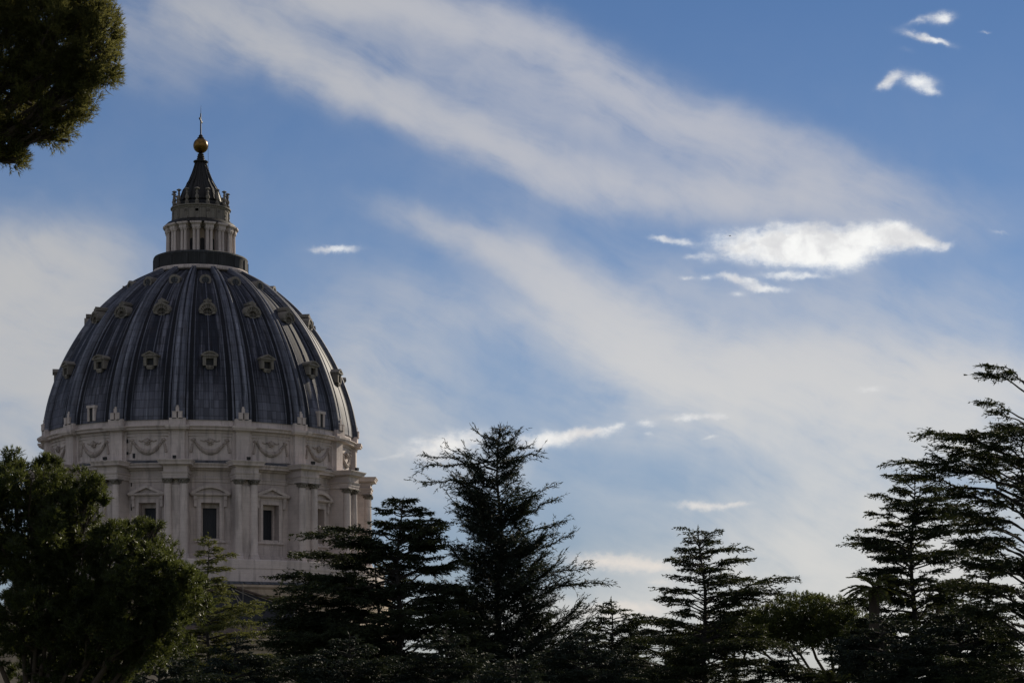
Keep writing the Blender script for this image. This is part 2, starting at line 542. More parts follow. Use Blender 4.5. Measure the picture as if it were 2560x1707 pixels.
Z0 = CAM_Z
STEP = pi / 8
RIBS = [k * STEP for k in range(-5, 7)]
BAYS = [(k + 0.5) * STEP for k in range(-5, 6)]

# --- podium rings under the drum
m = MB()
m.lathe([(27.0, Z0 + 17.2), (27.0, Z0 + 19.0), (27.08, Z0 + 19.0), (27.08, Z0 + 20.1), (27.0, Z0 + 20.2), (21.0, Z0 + 20.25)], 160)
m.build('podium', STONE, BAS, 30)
m = MB()
m.lathe([(27.7, Z0 + 16.75), (27.72, Z0 + 16.85), (27.0, Z0 + 17.2)], 160)
m.build('lead_skirt', LEAD_F, BAS, 30)
m = MB()
m.lathe([(29.0, Z0 - 2), (29.0, Z0 + 11.5), (28.6, Z0 + 12), (28.3, Z0 + 12.1), (28.3, Z0 + 14.0), (28.0, Z0 + 14.1), (28.0, Z0 + 15.1),
         (28.3, Z0 + 15.3), (28.3, Z0 + 15.6), (28.05, Z0 + 15.65), (28.05, Z0 + 16.1), (28.35, Z0 + 16.4), (28.35, Z0 + 16.7), (27.7, Z0 + 16.74)], 160)
m.build('moulded_base', STONE_W, BAS, 20)

# --- drum wall with window openings
RW = 22.0
OPW, OZ0, OZ1 = 1.25, Z0 + 23.3, Z0 + 28.2
m = MB()
da = OPW / RW
zs = [Z0 + 20.2, Z0 + 21.2, OZ0, OZ1, Z0 + 33.0]
edges = []
for k in range(-8, 8):
    c = (k + 0.5) * STEP
    edges += [c - da, c + da]
    for j in range(1, 6):
        edges.append(c + da + (STEP - 2 * da) * j / 6)
for i in range(len(edges)):
    a, b = edges[i], edges[(i + 1) % len(edges)]
    isop = (i % 7 == 0)
    for j in range(len(zs) - 1):
        if isop and j == 2:
            continue
        m.add([(RW * sin(a), -RW * cos(a), zs[j]), (RW * sin(b), -RW * cos(b), zs[j]),
               (RW * sin(b), -RW * cos(b), zs[j + 1]), (RW * sin(a), -RW * cos(a), zs[j + 1])], [(0, 1, 2, 3)])
# plinth and string courses
m.lathe([(RW + .25, Z0 + 20.2), (RW + .25, Z0 + 21.0), (RW - .02, Z0 + 21.1)], 160)
m.lathe([(RW - .02, Z0 + 31.0), (RW + .12, Z0 + 31.05), (RW + .12, Z0 + 31.45), (RW + .2, Z0 + 31.5), (RW + .2, Z0 + 31.65), (RW - .02, Z0 + 31.7)], 160)
m.build('drum', STONE, BAS, 30)

# --- main cornice between the buttresses, lead capping above it
m = MB()
m.lathe([(RW - .1, Z0 + 32.55), (RW + .35, Z0 + 32.7), (RW + .45, Z0 + 32.9), (RW + 1.1, Z0 + 32.95), (RW + 1.1, Z0 + 33.2), (RW + 1.3, Z0 + 33.45),
         (RW + 1.3, Z0 + 33.55), (RW + 1.2, Z0 + 33.56)], 160)
m.build('cornice', STONE, BAS, 20)
m = MB()
m.lathe([(RW + 1.25, Z0 + 33.56), (RW + 1.25, Z0 + 33.62), (RW - .2, Z0 + 34.15)], 160)
m.build('lead_capping', LEAD_F, BAS, 30)

# --- attic storey
RA = 22.1
m = MB()
m.lathe([(RA, Z0 + 33.4), (RA, Z0 + 37.75), (RA + .15, Z0 + 37.8), (RA + .2, Z0 + 38.1), (RA + .75, Z0 + 38.2), (RA + .8, Z0 + 38.45), (RA + 1.05, Z0 + 38.62), (RA + 1.05, Z0 + 38.72),
         (RA + .35, Z0 + 38.85), (RA + .3, Z0 + 39.0), (RA + .3, Z0 + 39.6), (RA + .1, Z0 + 39.75), (RA - 1.2, Z0 + 39.9)], 160)
# sunk panel frames
for ph in BAYS:
    m.pbox(ph, -3.35, 3.35, RA - .4, RA + .02, Z0 + 34.15, Z0 + 34.35)
    m.pbox(ph, -3.35, 3.35, RA - .4, RA + .02, Z0 + 37.35, Z0 + 37.55)
    # slits in the stone
m.build('attic', STONE, BAS, 20)

for ph in RIBS:
    m = MB()
    m.pbox(ph, -1.35, 1.35, RA - .3, RA + .28, Z0 + 33.5, Z0 + 38.1)
    m.pbox(ph, -.95, .95, RA - .3, RA + .78, Z0 + 33.45, Z0 + 38.0)
    m.pbox(ph, -1.1, 1.1, RA - .3, RA + .95, Z0 + 38.0, Z0 + 38.15, 0.12)
    m.pbox(ph, -1.5, 1.5, RA - .3, RA + 1.45, Z0 + 38.15, Z0 + 38.42, .1)
    m.pbox(ph, -1.66, 1.66, RA - .3, RA + 1.62, Z0 + 38.42, Z0 + 38.74)
    m.pbox(ph, -1.15, 1.15, RA - .5, RA + 1.0, Z0 + 38.74, Z0 + 39.72)
    m.build('attic_pilaster', STONE, BAS)


# --- garlands on the attic panels
def garland_mesh(ph):
    r = RA + .03
    mb = MB()
    rng = random.Random(int(ph * 1000))

    def q(u, rr, z):
        return (rr * sin(ph) + u * cos(ph), -rr * cos(ph) + u * sin(ph), z)
    # the wall is round: u offsets turn the azimuth instead of leaving the tangent
    def qq(u, dr, z):
        a = ph + u / RA
        return ((r + dr) * sin(a), -(r + dr) * cos(a), z)
    n = 26
    for i in range(n + 1):
        t = -1 + 2 * i / n
        u = t * 2.15
        z = Z0 + 35.15 + 1.55 * abs(t) ** 2.2
        s = 0.20 + 0.15 * (1 - t * t)
        mb.ball(qq(u, .05, z), s * .75, s * .75, s * (1 + .2 * rng.random()), 8, 5)
        mb.ball(qq(u + rng.uniform(-.1, .1), .22, z + rng.uniform(-.12, .12)), s * .4, s * .4, s * .4, 6, 4)
    for sgn in (-1, 1):
        for j in range(6):
            mb.ball(qq(sgn * (2.35 + .05 * j), .02, Z0 + 36.55 - .26 * j), .13 + .025 * j, .12, .2, 7, 4)
            mb.ball(qq(sgn * (2.05 + .1 * j), .02, Z0 + 36.9 - .02 * j), .12, .1, .14, 6, 4)
        mb.ball(qq(sgn * 2.3, .05, Z0 + 36.85), .24, .2, .24, 8, 5)
    ro = MB()
    ro.ball(qq(0, .05, Z0 + 36.6), .42, .3, .45, 10, 6)
    ro.ball(qq(0, .32, Z0 + 36.55), .2, .16, .22, 8, 5)
    for sgn in (-1, 1):
        for j in range(5):
            ro.ball(qq(sgn * (.42 + .2 * j), .0, Z0 + 36.7 + .06 * sin(j * 2.0)), .15, .1, .11, 6, 4)
    for j in range(8):
        a = j * pi / 4
        ro.ball(qq(.36 * cos(a), .18, Z0 + 36.6 + .38 * sin(a)), .13, .12, .13, 6, 4)
    return mb, ro


for ph in BAYS:
    swag, head = garland_mesh(ph)
    head.build('rosette', STONE_G, swag.build('garland', STONE_G, BAS, 60), 60)

# --- buttresses: pier, pair of columns, entablature
def column_profile(r, z0, z1):
    h = z1 - z0
    return [(0.01, z0), (r * 1.42, z0), (r * 1.42, z0 + .22), (r * 1.38, z0 + .24), (r * 1.4, z0 + .36), (r * 1.28, z0 + .45), (r * 1.18, z0 + .5),
            (r * 1.26, z0 + .6), (r * 1.2, z0 + .72), (r * 1.02, z0 + .78), (r, z0 + 1.0), (r * 1.0, z0 + h * .35), (r * .95, z0 + h * .7),
            (r * .87, z1 - .06), (r * .93, z1 - .05), (r * .93, z1)]


CZ0, CZ1 = Z0 + 20.28, Z0 + 30.55
RC = 24.55
for ph in RIBS:
    but = MB()
    but.pbox(ph, -1.5, 1.5, RW - .5, RC - .35, Z0 + 20.2, Z0 + 31.3)
    but.pbox(ph, -1.68, 1.68, RW - .5, RC - .2, Z0 + 20.2, Z0 + 20.75)
    but.pbox(ph, -.55, .55, RC - .5, RC - .02, Z0 + 20.2, Z0 + 30.4)
    bo = but.build('buttress', STONE, BAS)
    ent = MB()
    ent.pbox(ph, -1.66, 1.66, RW - .3, RC + .58, Z0 + 31.25, Z0 + 31.62)
    ent.pbox(ph, -1.72, 1.72, RW - .3, RC + .64, Z0 + 31.62, Z0 + 31.98)
    ent.pbox(ph, -1.8, 1.8, RW - .3, RC + .72, Z0 + 31.98, Z0 + 32.16, .06)
    ent.pbox(ph, -1.62, 1.62, RW - .3, RC + .55, Z0 + 32.16, Z0 + 32.95)
    ent.pbox(ph, -1.7, 1.7, RW - .3, RC + .62, Z0 + 32.95, Z0 + 33.12, .28)
    ent.pbox(ph, -2.2, 2.2, RW - .3, RC + 1.18, Z0 + 33.12, Z0 + 33.42, .04)
    ent.pbox(ph, -2.28, 2.28, RW - .3, RC + 1.26, Z0 + 33.42, Z0 + 33.66, .12)
    ent.pbox(ph, -2.44, 2.44, RW - .3, RC + 1.42, Z0 + 33.66, Z0 + 33.76)
    ent.build('entablature', STONE, bo)
    for u in (-1.07, 1.07):
        cx, cy = RC * sin(ph) + u * cos(ph), -RC * cos(ph) + u * sin(ph)
        c = MB()
        c.lathe(column_profile(.57, CZ0, CZ1), 20, cx=cx, cy=cy)
        c.build('column', STONE, bo, 40)
        cp = MB()
        cp.lathe([(.5, CZ1), (.54, CZ1 + .2), (.66, CZ1 + .36), (.6, CZ1 + .38), (.66, CZ1 + .5), (.74, CZ1 + .6), (.01, CZ1 + .6)], 16, cx=cx, cy=cy)
        for j in range(8):
            a = j * pi / 4 + ph
            cp.ball((cx + .66 * sin(a), cy - .66 * cos(a), CZ1 + .32), .12, .12, .16, 6, 4)
            cp.ball((cx + .72 * sin(a + .39), cy - .72 * cos(a + .39), CZ1 + .5), .13, .13, .1, 6, 4)
        cp.pbox(ph, u - .76, u + .76, RC - .75, RC + .75, CZ1 + .58, CZ1 + .72)
        cp.build('capital', STONE_D, bo, 50)

# --- drum windows
for i, ph in enumerate(BAYS):
    seg = (round(ph / STEP - .5) % 2 == 0)
    w = MB()
    # architrave round the opening, fasciae
    R0 = RW - .35
    for (d, rr) in ((.42, .22), (.62, .12)):
        w.pbox(ph, -OPW - d, -OPW + .001 - (.42 if d > .5 else 0), R0, RW + rr, OZ0 - .3, OZ1 + d)
        w.pbox(ph, OPW - .001 + (.42 if d > .5 else 0), OPW + d, R0, RW + rr, OZ0 - .3, OZ1 + d)
    w.pbox(ph, -OPW, OPW, R0, RW + .22, OZ1, OZ1 + .42)
    w.pbox(ph, -OPW - .419, OPW + .419, R0, RW + .12, OZ1 + .42, OZ1 + .62)
    w.pbox(ph, -OPW - .9, OPW + .9, R0, RW + .3, OZ0 - .55, OZ0 - .302)
    # reveals and inner lintel
    w.pbox(ph, -OPW - .3, -OPW, RW - 1.6, R0 - .002, OZ0 - .1, OZ1 + .1)
    w.pbox(ph, OPW, OPW + .3, RW - 1.6, R0 - .002, OZ0 - .1, OZ1 + .1)
    w.pbox(ph, -OPW, OPW, RW - 1.6, R0 - .002, OZ1, OZ1 + .3)
    w.pbox(ph, -OPW, OPW, RW - 1.6, R0 - .002, OZ0 - .3, OZ0)
    w.pbox(ph, -OPW, OPW, RW - 1.58, RW - 1.15, OZ1 - .62, OZ1 - .003)
    w.pbox(ph, -OPW, -OPW + .3, RW - 1.58, RW - 1.2, OZ0, OZ1 - .62)
    w.pbox(ph, OPW - .3, OPW, RW - 1.58, RW - 1.2, OZ0, OZ1 - .62)
    # consoles and frieze
    for s in (-1, 1):
        w.pbox(ph, s * 2.05 - .19, s * 2.05 + .19, R0, RW + .32, OZ1 - .55, OZ1 + .95)
        w.pbox(ph, s * 2.05 - .24, s * 2.05 + .24, R0, RW + .45, OZ1 + .45, OZ1 + .93)
    w.pbox(ph, -1.86, 1.86, R0, RW + .16, OZ1 + .622, OZ1 + .95)
    wo = w.build('window', STONE, BAS)
    p = MB()
    zb = OZ1 + .95
    p.pbox(ph, -2.6, 2.6, R0, RW + .55, zb, zb + .14, .08)
    p.pbox(ph, -2.74, 2.74, R0, RW + .72, zb + .14, zb + .34)
    if seg:
        n = 18
        def arc(hw, hh, z):
            return [(hw * cos(pi * (1 - j / n)) if False else -hw + 2 * hw * j / n,
                     z + hh * (1 - (2 * j / n - 1) ** 2)) for j in range(n + 1)]
        o_ = arc(2.78, 1.18, zb + .34)
        i_ = arc(2.1, .72, zb + .345)
        for j in range(n):
            p.pprism(ph, [i_[j], i_[j + 1], o_[j + 1], o_[j]], R0, RW + .72)
        p.pprism(ph, arc(2.2, .76, zb + .342), R0, RW + .16)
    else:
        A, B, C = (-2.78, zb + .34), (2.78, zb + .34), (0, zb + 1.5)
        a, b, c = (-1.75, zb + .342), (1.75, zb + .342), (0, zb + 1.08)
        p.pprism(ph, [A, a, c, C], R0, RW + .72)
        p.pprism(ph, [b, B, C, c], R0, RW + .72)
        p.pprism(ph, [(-1.85, zb + .341), (1.85, zb + .341), (0, zb + 1.1)], R0, RW + .16)
    p.build('pediment', STONE, wo)
    gl = MB()
    gl.pbox(ph, -OPW + .05, OPW - .05, RW - 1.75, RW - 1.62, OZ0, OZ1 - .4)
    gl.build('pane', GLASS, wo)
    br = MB()
    for j in range(1, 8):
        u = -OPW + .3 + (2 * OPW - .6) * j / 8
        br.pbox(ph, u - .035, u + .035, RW - 1.6, RW - 1.54, OZ0, OZ1 - .6)
    br.build('window_bars', BAR, wo)

# putlog slits and a service opening near one pilaster
m = MB()
ph = -STEP + .062
for (z, h, wd) in ((36.5, .5, .09), (34.9, .35, .09)):
    m.pbox(ph, -wd, wd, RA - .1, RA + .31, Z0 + z, Z0 + z + h)
m.pbox(-STEP + .105, -.2, .2, RA - .1, RA + .03, Z0 + 34.35, Z0 + 35.05)
for (z, h) in ((30.5, .9), (27.2, .9), (24.2, .9)):
    m.pbox(-STEP + .085, -.08, .08, RW - .1, RW + .03, Z0 + z, Z0 + z + h)
m.build('slit_window', BLACK, BAS)

# --- the lead shell
RPROF = [(23.15, 39.6), (22.95, 41.4), (22.15, 44.9), (20.6, 49.1), (18.8, 52.6), (16.75, 55.75), (14.1, 58.8), (10.6, 61.75), (7.0, 63.75)]


def spline(pts, n):
    P = [np.array(p, float) for p in pts]
    P = [2 * P[0] - P[1]] + P + [2 * P[-1] - P[-2]]
    out = []
    for i in range(1, len(P) - 2):
        for j in range(n):
            t = j / n
            a, b, c, d = P[i - 1:i + 3]
            out.append(.5 * ((2 * b) + (c - a) * t + (2 * a - 5 * b + 4 * c - d) * t * t + (-a + 3 * b - 3 * c + d) * t ** 3))
    out.append(P[-2])
    return np.array(out)


SP = spline(RPROF, 6)
tan_ = np.gradient(SP, axis=0)
tan_ /= np.linalg.norm(tan_, axis=1)[:, None]
NRM = np.stack([tan_[:, 1], -tan_[:, 0]], 1)        # outward (r, z)
RIB_H = 0.62
SHELL = SP - NRM * RIB_H
frac = np.linspace(0, 1, len(SP))


def on_shell(z):
    """radius and outward normal of the bare shell at height z above eye level"""
    r = np.interp(z, SHELL[:, 1], SHELL[:, 0])
    nr = np.interp(z, SHELL[:, 1], NRM[:, 0])
    nz = np.interp(z, SHELL[:, 1], NRM[:, 1])
    return r, nr, nz


m = MB()
m.lathe([(r, Z0 + z) for r, z in SHELL] , 192)
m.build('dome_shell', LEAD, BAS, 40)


def strip(mb, ph, prof_pts, sec, wscale):
    """sweep a cross-section sec [(u, h)] up the shell at azimuth ph"""
    ns = len(sec)
    vs = []
    for i in range(len(prof_pts)):
        r, z = prof_pts[i]
        nr, nz = NRM[i]
        for (u, h) in sec:
            uu = u * wscale[i]
            rr, zz = r + nr * h, z + nz * h
            vs.append((rr * sin(ph) + uu * cos(ph), -rr * cos(ph) + uu * sin(ph), Z0 + zz))
    fs = []
    for i in range(len(prof_pts) - 1):
        for j in range(ns - 1):
            fs.append((i * ns + j, i * ns + j + 1, (i + 1) * ns + j + 1, (i + 1) * ns + j))
    mb.add(vs, fs)


wsc = np.interp(SHELL[:, 0], [7, 23], [0.36, 0.88])


def roll(c, r, base, n=6):
    return [(c - r * cos(pi * j / n), base + r * .9 * sin(pi * j / n)) for j in range(n + 1)]


for ph in RIBS:
    mb = MB()
    sec = [(-1.08, -.1), (-1.08, .22), (-1.0, .3)]
    sec += [(-.95, .48), (-.82, .6), (-.5, .64), (-.24, .62), (-.14, .5), (-.11, .26), (.11, .26), (.14, .5), (.24, .62), (.5, .64), (.82, .6), (.95, .48)]
    sec += [(1.0, .3), (1.08, .22), (1.08, -.1)]
    strip(mb, ph, SHELL, sec, wsc)
    ro = mb.build('rib', LEAD_R, BAS, 35)
    pd = MB()
    for u in (-.4, .4):
        pd.pbox(ph, u - .3, u + .3, 21.5, 23.3, Z0 + 39.7, Z0 + 40.5)
        pd.pbox(ph, u - .33, u + .33, 21.5, 23.33, Z0 + 40.5, Z0 + 40.6)
    pd.pbox(ph, -.24, .24, 21.5, 23.1, Z0 + 40.6, Z0 + 41.2)
    pd.pbox(ph, -.15, .15, 21.5, 23.0, Z0 + 41.2, Z0 + 41.45)
    pd.build('rib_pedestal', STONE, ro)
# standing seams in each lead panel
for ph in BAYS:
    mb = MB()
    for du in (-.5, 0.0, .5):
        a = ph + du * STEP * .52
        strip(mb, a, SHELL[:-6], roll(0, .085, 0.0, 4), np.interp(SHELL[:, 0], [7, 23], [.6, 1.0]))
    for du in (-1, 1):
        a = ph + du * STEP * .36
        strip(mb, a, SHELL[:-4], [(-.16, -.02), (-.16, .12), (.16, .12), (.16, -.02)], wsc)
    mb.build('lead_roll', LEAD_R, BAS, 40)


# --- dormers in three rings
def dorm_frame(ph, z):
    r, nr, nz = on_shell(z)
    return r


for i, ph in enumerate(BAYS):
    seg = (round(ph / STEP - .5) % 2 == 0)
    # lowest ring: little aediculae
    z = Z0 + 47.2
    r = dorm_frame(ph, 47.2)
    d = MB()
    rf = r + .5
    for s in (-1, 1):
        d.pbox(ph, s * .74 - .22, s * .74 + .22, r - 2.2, rf, z, z + 1.3)
    d.pbox(ph, -.52, .52, r - 2.2, rf - .02, z + 1.02, z + 1.3)
    d.pbox(ph, -.52, .52, r - 2.2, rf - .02, z - .22, z + .06)
    d.pprism(ph, [(-.6, z - .22), (-.35, z - .48), (.35, z - .48), (.6, z - .22)], r - 1.0, rf - .08)
    d.pbox(ph, -1.16, 1.16, r - 2.4, rf + .2, z + 1.3, z + 1.48)
    if seg:
        n = 12
        pts = [(-1.22 + 2.44 * j / n, z + 1.48 + .55 * (1 - (2 * j / n - 1) ** 2)) for j in range(n + 1)]
        ins = [(-.9 + 1.8 * j / n, z + 1.482 + .34 * (1 - (2 * j / n - 1) ** 2)) for j in range(n + 1)]
    else:
        pts = [(-1.22, z + 1.48), (0, z + 2.05), (1.22, z + 1.48)]
        ins = [(-.85, z + 1.482), (0, z + 1.84), (.85, z + 1.482)]
    for j in range(len(pts) - 1):
        d.pprism(ph, [ins[j], ins[j + 1], pts[j + 1], pts[j]], r - 2.6, rf + .2)
    d.pprism(ph, ins, r - 2.6, rf + .02)
    do = d.build('dormer', STONE_D, BAS)
    q_ = MB()
    q_.pbox(ph, -.51, .51, r - 1.0, rf - .45, z + .05, z + 1.03)
    q_.build('dormer_opening', BLACK, do)

    # middle ring: shell-shaped hoods over a barred lunette
    z = Z0 + 55.2
    r = dorm_frame(ph, 55.2)
    rf = r + .35
    d = MB()
    n = 16
    out = [(1.26 * cos(pi * j / n), z + .35 + 1.22 * sin(pi * j / n)) for j in range(n + 1)]
    inn = [(.62 * cos(pi * j / n), z + .2 + .52 * sin(pi * j / n)) for j in range(n + 1)]
    mid = [(1.0 * cos(pi * j / n), z + .3 + .95 * sin(pi * j / n)) for j in range(n + 1)]
    for j in range(n):
        d.pprism(ph, [out[j], out[j + 1], mid[j + 1], mid[j]], r - 2.6, rf + .12)
        d.pprism(ph, [mid[j], mid[j + 1], inn[j + 1], inn[j]], r - 2.4, rf - .08 + (.1 if j % 2 else 0))
    d.pprism(ph, [(-1.26, z + .35), (-.62, z + .2), (-.5, z - .12), (-1.1, z + .0)], r - 2.0, rf)
    d.pprism(ph, [(1.26, z + .35), (1.1, z + .0), (.5, z - .12), (.62, z + .2)], r - 2.0, rf)
    d.pprism(ph, [(-.6, z - .1), (-.3, z - .26), (.3, z - .26), (.6, z - .1)], r - 1.6, rf - .1)
    d.pprism(ph, [(-.5, z + 1.6), (-.55, z + 1.9), (-.2, z + 1.95), (0, z + 2.2), (.2, z + 1.95), (.55, z + 1.9), (.5, z + 1.6)], r - 3.0, rf - .1)
    do = d.build('dormer', STONE_D, BAS)
    q_ = MB()
    q_.pbox(ph, -.62, .62, r - 1.6, r - .05, z - .02, z + .73)
    q_.build('dormer_opening', BLACK, do)
    q_ = MB()
    for j in range(-2, 3):
        q_.pbox(ph, j * .22 - .03, j * .22 + .03, r - .05, r + .14, z - .02, z + .7 - abs(j) * .12)
    q_.pbox(ph, -.6, .6, r - .04, r + .12, z + .22, z + .28)
    q_.build('dormer_grille', STONE_D, do)

    # top ring: round lead eyes
    z = Z0 + 60.6
    r = dorm_frame(ph, 60.6)
    rf = r + .25
    d = MB()
    out = [(.84 * cos(2 * pi * j / 20), z + .3 + .78 * sin(2 * pi * j / 20)) for j in range(20)]
    inn = [(.55 * cos(2 * pi * j / 20), z + .25 + .48 * sin(2 * pi * j / 20)) for j in range(20)]
    for j in range(20):
        j2 = (j + 1) % 20
        d.pprism(ph, [out[j], out[j2], inn[j2], inn[j]], r - 2.6, rf)
    do = d.build('dormer', STONE_D, BAS)
    q_ = MB()
    q_.pprism(ph, inn, r - 1.9, rf - .1)
    q_.build('dormer_panel', LEAD_F, do)
    q_ = MB()
    q_.pbox(ph, -.54, .54, rf - .3, rf - .06, z + .22, z + .29)
    q_.pbox(ph, -.03, .03, rf - .3, rf - .06, z - .2, z + .7)
    q_.pprism(ph, [(.4 * cos(pi * j / 10), z + .02 - .18 * sin(pi * j / 10)) for j in range(11)], rf - .3, rf - .07)
    q_.build('dormer_opening', BLACK, do)

for kk in (-2, 2):
    ph = (kk + .5) * STEP
    d = MB()
    for s in (-1, 1):
        d.pbox(ph, s * .5 - .18, s * .5 + .18, 20.5, 22.75, Z0 + 39.8, Z0 + 41.6)
    d.pbox(ph, -.78, .78, 20.5, 22.85, Z0 + 41.6, Z0 + 41.95)
    do = d.build('shell_door', STONE, BAS)
    q_ = MB()
    q_.pbox(ph, -.325, .325, 20.4, 22.62, Z0 + 39.8, Z0 + 41.58)
    q_.build('door_leaf', BLACK, do)

# --- viewing gallery under the lantern
m = MB()
m.lathe([(6.6, Z0 + 63.3), (7.05, Z0 + 63.45), (7.08, Z0 + 63.8), (6.92, Z0 + 63.98), (6.6, Z0 + 64.0)], 96)
m.build('gallery_ring', STONE, BAS, 30)
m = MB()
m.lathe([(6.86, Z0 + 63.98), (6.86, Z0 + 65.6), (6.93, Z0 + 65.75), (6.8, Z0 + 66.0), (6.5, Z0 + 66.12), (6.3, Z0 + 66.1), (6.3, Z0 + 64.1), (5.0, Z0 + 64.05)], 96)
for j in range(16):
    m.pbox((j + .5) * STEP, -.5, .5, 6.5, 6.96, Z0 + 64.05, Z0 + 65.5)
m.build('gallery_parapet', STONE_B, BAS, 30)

# --- lantern
LZ0, LZ1 = Z0 + 65.0, Z0 + 69.9
m = MB()
m.lathe([(3.75, Z0 + 64.0), (3.75, Z0 + 70.6)], 64)
LAN = m.build('lantern', STONE_W, BAS, 30)
for ph in BAYS:
    a = MB()
    n = 10
    pts = [(-.42, Z0 + 64.2), (.42, Z0 + 64.2)] + [(.42 * cos(pi * j / n), Z0 + 68.0 + .42 * sin(pi * j / n)) for j in range(n + 1)]
    a.pprism(ph, pts, 3.3, 3.79)
    a.build('lantern_window', BLACK, LAN)
for ph in RIBS:
    c = MB()
    c.pbox(ph, -.42, .42, 3.6, 4.55, Z0 + 64.1, LZ1)
    for u in (-.27, .27):
        cx, cy = 4.85 * sin(ph) + u * cos(ph), -4.85 * cos(ph) + u * sin(ph)
        r = .24
        c.lathe([(r * 1.35, LZ0 - .6), (r * 1.35, LZ0 - .4), (r, LZ0 - .2), (r, LZ0 + 2), (r * .88, LZ1 - .75), (r * .9, LZ1 - .6), (r * 1.45, LZ1 - .3), (r * 1.5, LZ1 - .22)], 14, cx=cx, cy=cy)
        c.ball((cx, cy, LZ1 - .45), .34, .34, .12, 8, 4)
    c.build('lantern_column', STONE, LAN, 35)
    e = MB()
    e.pbox(ph, -.6, .6, 3.6, 5.2, LZ1 - .22, LZ1 + .22)
    e.pbox(ph, -.64, .64, 3.6, 5.25, LZ1 + .22, LZ1 + .38, .14)
    e.pbox(ph, -.84, .84, 3.6, 5.46, LZ1 + .38, LZ1 + .62)
    e.build('lantern_entablature', STONE, LAN)
m = MB()
m.lathe([(3.7, LZ1 - .1), (4.35, LZ1), (4.4, LZ1 + .35), (4.75, LZ1 + .45), (4.8, LZ1 + .6), (4.75, LZ1 + .66)], 64)
m.build('lantern_cornice', STONE_D, LAN, 30)
m = MB()
m.lathe([(5.35, LZ1 + .62), (5.3, LZ1 + .74), (4.9, LZ1 + 1.15), (4.1, LZ1 + 1.45)], 64)
m.build('lantern_roof', LEAD_S, LAN, 30)
# lantern attic with scrolls
AZ0, AZ1 = LZ1 + .8, Z0 + 73.15
m = MB()
m.lathe([(4.12, AZ0), (4.12, AZ1 - .35), (4.2, AZ1 - .3), (4.25, AZ1 - .1), (4.42, AZ1), (4.42, AZ1 + .16), (4.2, AZ1 + .22), (3.2, AZ1 + .3)], 64)
m.build('lantern_attic', STONE_D, LAN, 30)
for ph in RIBS:
    s = MB()
    s.pbox(ph, -.3, .3, 3.9, 4.22, AZ0, AZ1 - .35)
    for (zz, rr, rad) in ((AZ0 + .55, 4.35, .28), (AZ1 - .75, 4.22, .2)):
        s.pprism(ph, [(0, 0)] * 0 or [(-.24, zz - rad), (.24, zz - rad), (.24, zz + rad), (-.24, zz + rad)], 4.0, rr)
    s.pbox(ph, -.12, .12, 4.1, 4.27, AZ0 + 1.2, AZ0 + 1.45)
    s.build('scroll_bracket', STONE_D, LAN)
# candelabra
for ph in [k * STEP for k in range(-8, 8)]:
    cx, cy = 3.95 * sin(ph), -3.95 * cos(ph)
    z = AZ1 + .2
    c = MB()
    c.lathe([(.3, z - .05), (.3, z + .35), (.34, z + .4), (.22, z + .5), (.15, z + .62), (.2, z + .75), (.3, z + .95), (.3, z + 1.1), (.17, z + 1.35), (.14, z + 1.55),
             (.2, z + 1.65), (.16, z + 1.75), (.13, z + 2.0), (.2, z + 2.1), (.38, z + 2.16), (.36, z + 2.24), (.18, z + 2.36), (.01, z + 2.4)], 10, cx=cx, cy=cy)
    c.build('candelabrum', STONE_D, LAN, 40)
# iron rail and low wall inside the candelabra
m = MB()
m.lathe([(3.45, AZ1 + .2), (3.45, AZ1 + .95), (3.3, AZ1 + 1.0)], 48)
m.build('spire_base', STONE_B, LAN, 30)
# spire
SZ = [(3.1, H(505) - 0), (2.9, H(492)), (2.6, H(478)), (2.0, H(460)), (1.62, H(448)), (1.33, H(436)), (1.08, H(424)), (.88, H(412)), (.82, H(407)),
      (1.05, H(405.5)), (1.1, H(403)), (1.02, H(401.5)), (.6, H(401)), (.56, H(397)), (.62, H(396)), (.5, H(394)), (.55, H(390)), (.42, H(388.5)), (.48, H(385)), (.25, H(382))]
m = MB()
m.lathe(SZ, 32)
SPI = m.build('spire', LEAD_S, BAS, 40)
for ph in [k * STEP for k in range(-8, 8)]:
    mb = MB()
    pts = SZ[:9]
    mb.tube([((r + .02) * sin(ph), -(r + .02) * cos(ph), z) for r, z in pts], [.13 - .006 * j for j in range(9)], 6)
    mb.build('spire_rib', LEAD_S, SPI, 60)
# ball, knob and cross
m = MB()
m.ball((0, 0, H(363)), 1.1, 1.1, 1.1, 40, 24)
for ph in [k * STEP * 2 for k in range(8)]:
    m.tube([(1.105 * sin(t) * cos(ph), 1.105 * sin(t) * sin(ph), H(363) + 1.105 * cos(t)) for t in np.linspace(.15, pi - .15, 16)], [.02] * 16, 4)
m.build('bronze_ball', BRONZE, BAS, 60)
m = MB()
m.lathe([(.5, H(346)), (.52, H(344)), (.3, H(341)), (.34, H(339)), (.2, H(336)), (.1, H(335))], 20)
m.build('cross_foot', LEAD_S, BAS, 50)
m = MB()
zt, zb = H(283), H(336)
m.hexa([(-.10, -.12, zb), (.10, -.12, zb), (.10, .12, zb), (-.10, .12, zb), (-.07, -.1, zt), (.07, -.1, zt), (.07, .1, zt), (-.07, .1, zt)])
am = H(300)
m.box(-.09, .09, -1.05, -.122, am - .1, am + .1)
m.box(-.09, .09, .122, 1.05, am - .1, am + .1)
for y in (-1.1, 1.1):
    m.ball((0, y, am), .13, .16, .2, 8, 6)
m.tube([(0, 0, zt - .1), (.02, 0, H(262))], [.045, .012], 6)
co = m.build('cross', IRON, BAS)
m = MB()
m.tube([(1.08, -.2, H(357)), (1.12, -.2, H(392)), (1.17, -.2, H(424)), (1.25, -.2, H(431))], [.022] * 4, 5)
m.build('lightning_cable', IRON, BAS)

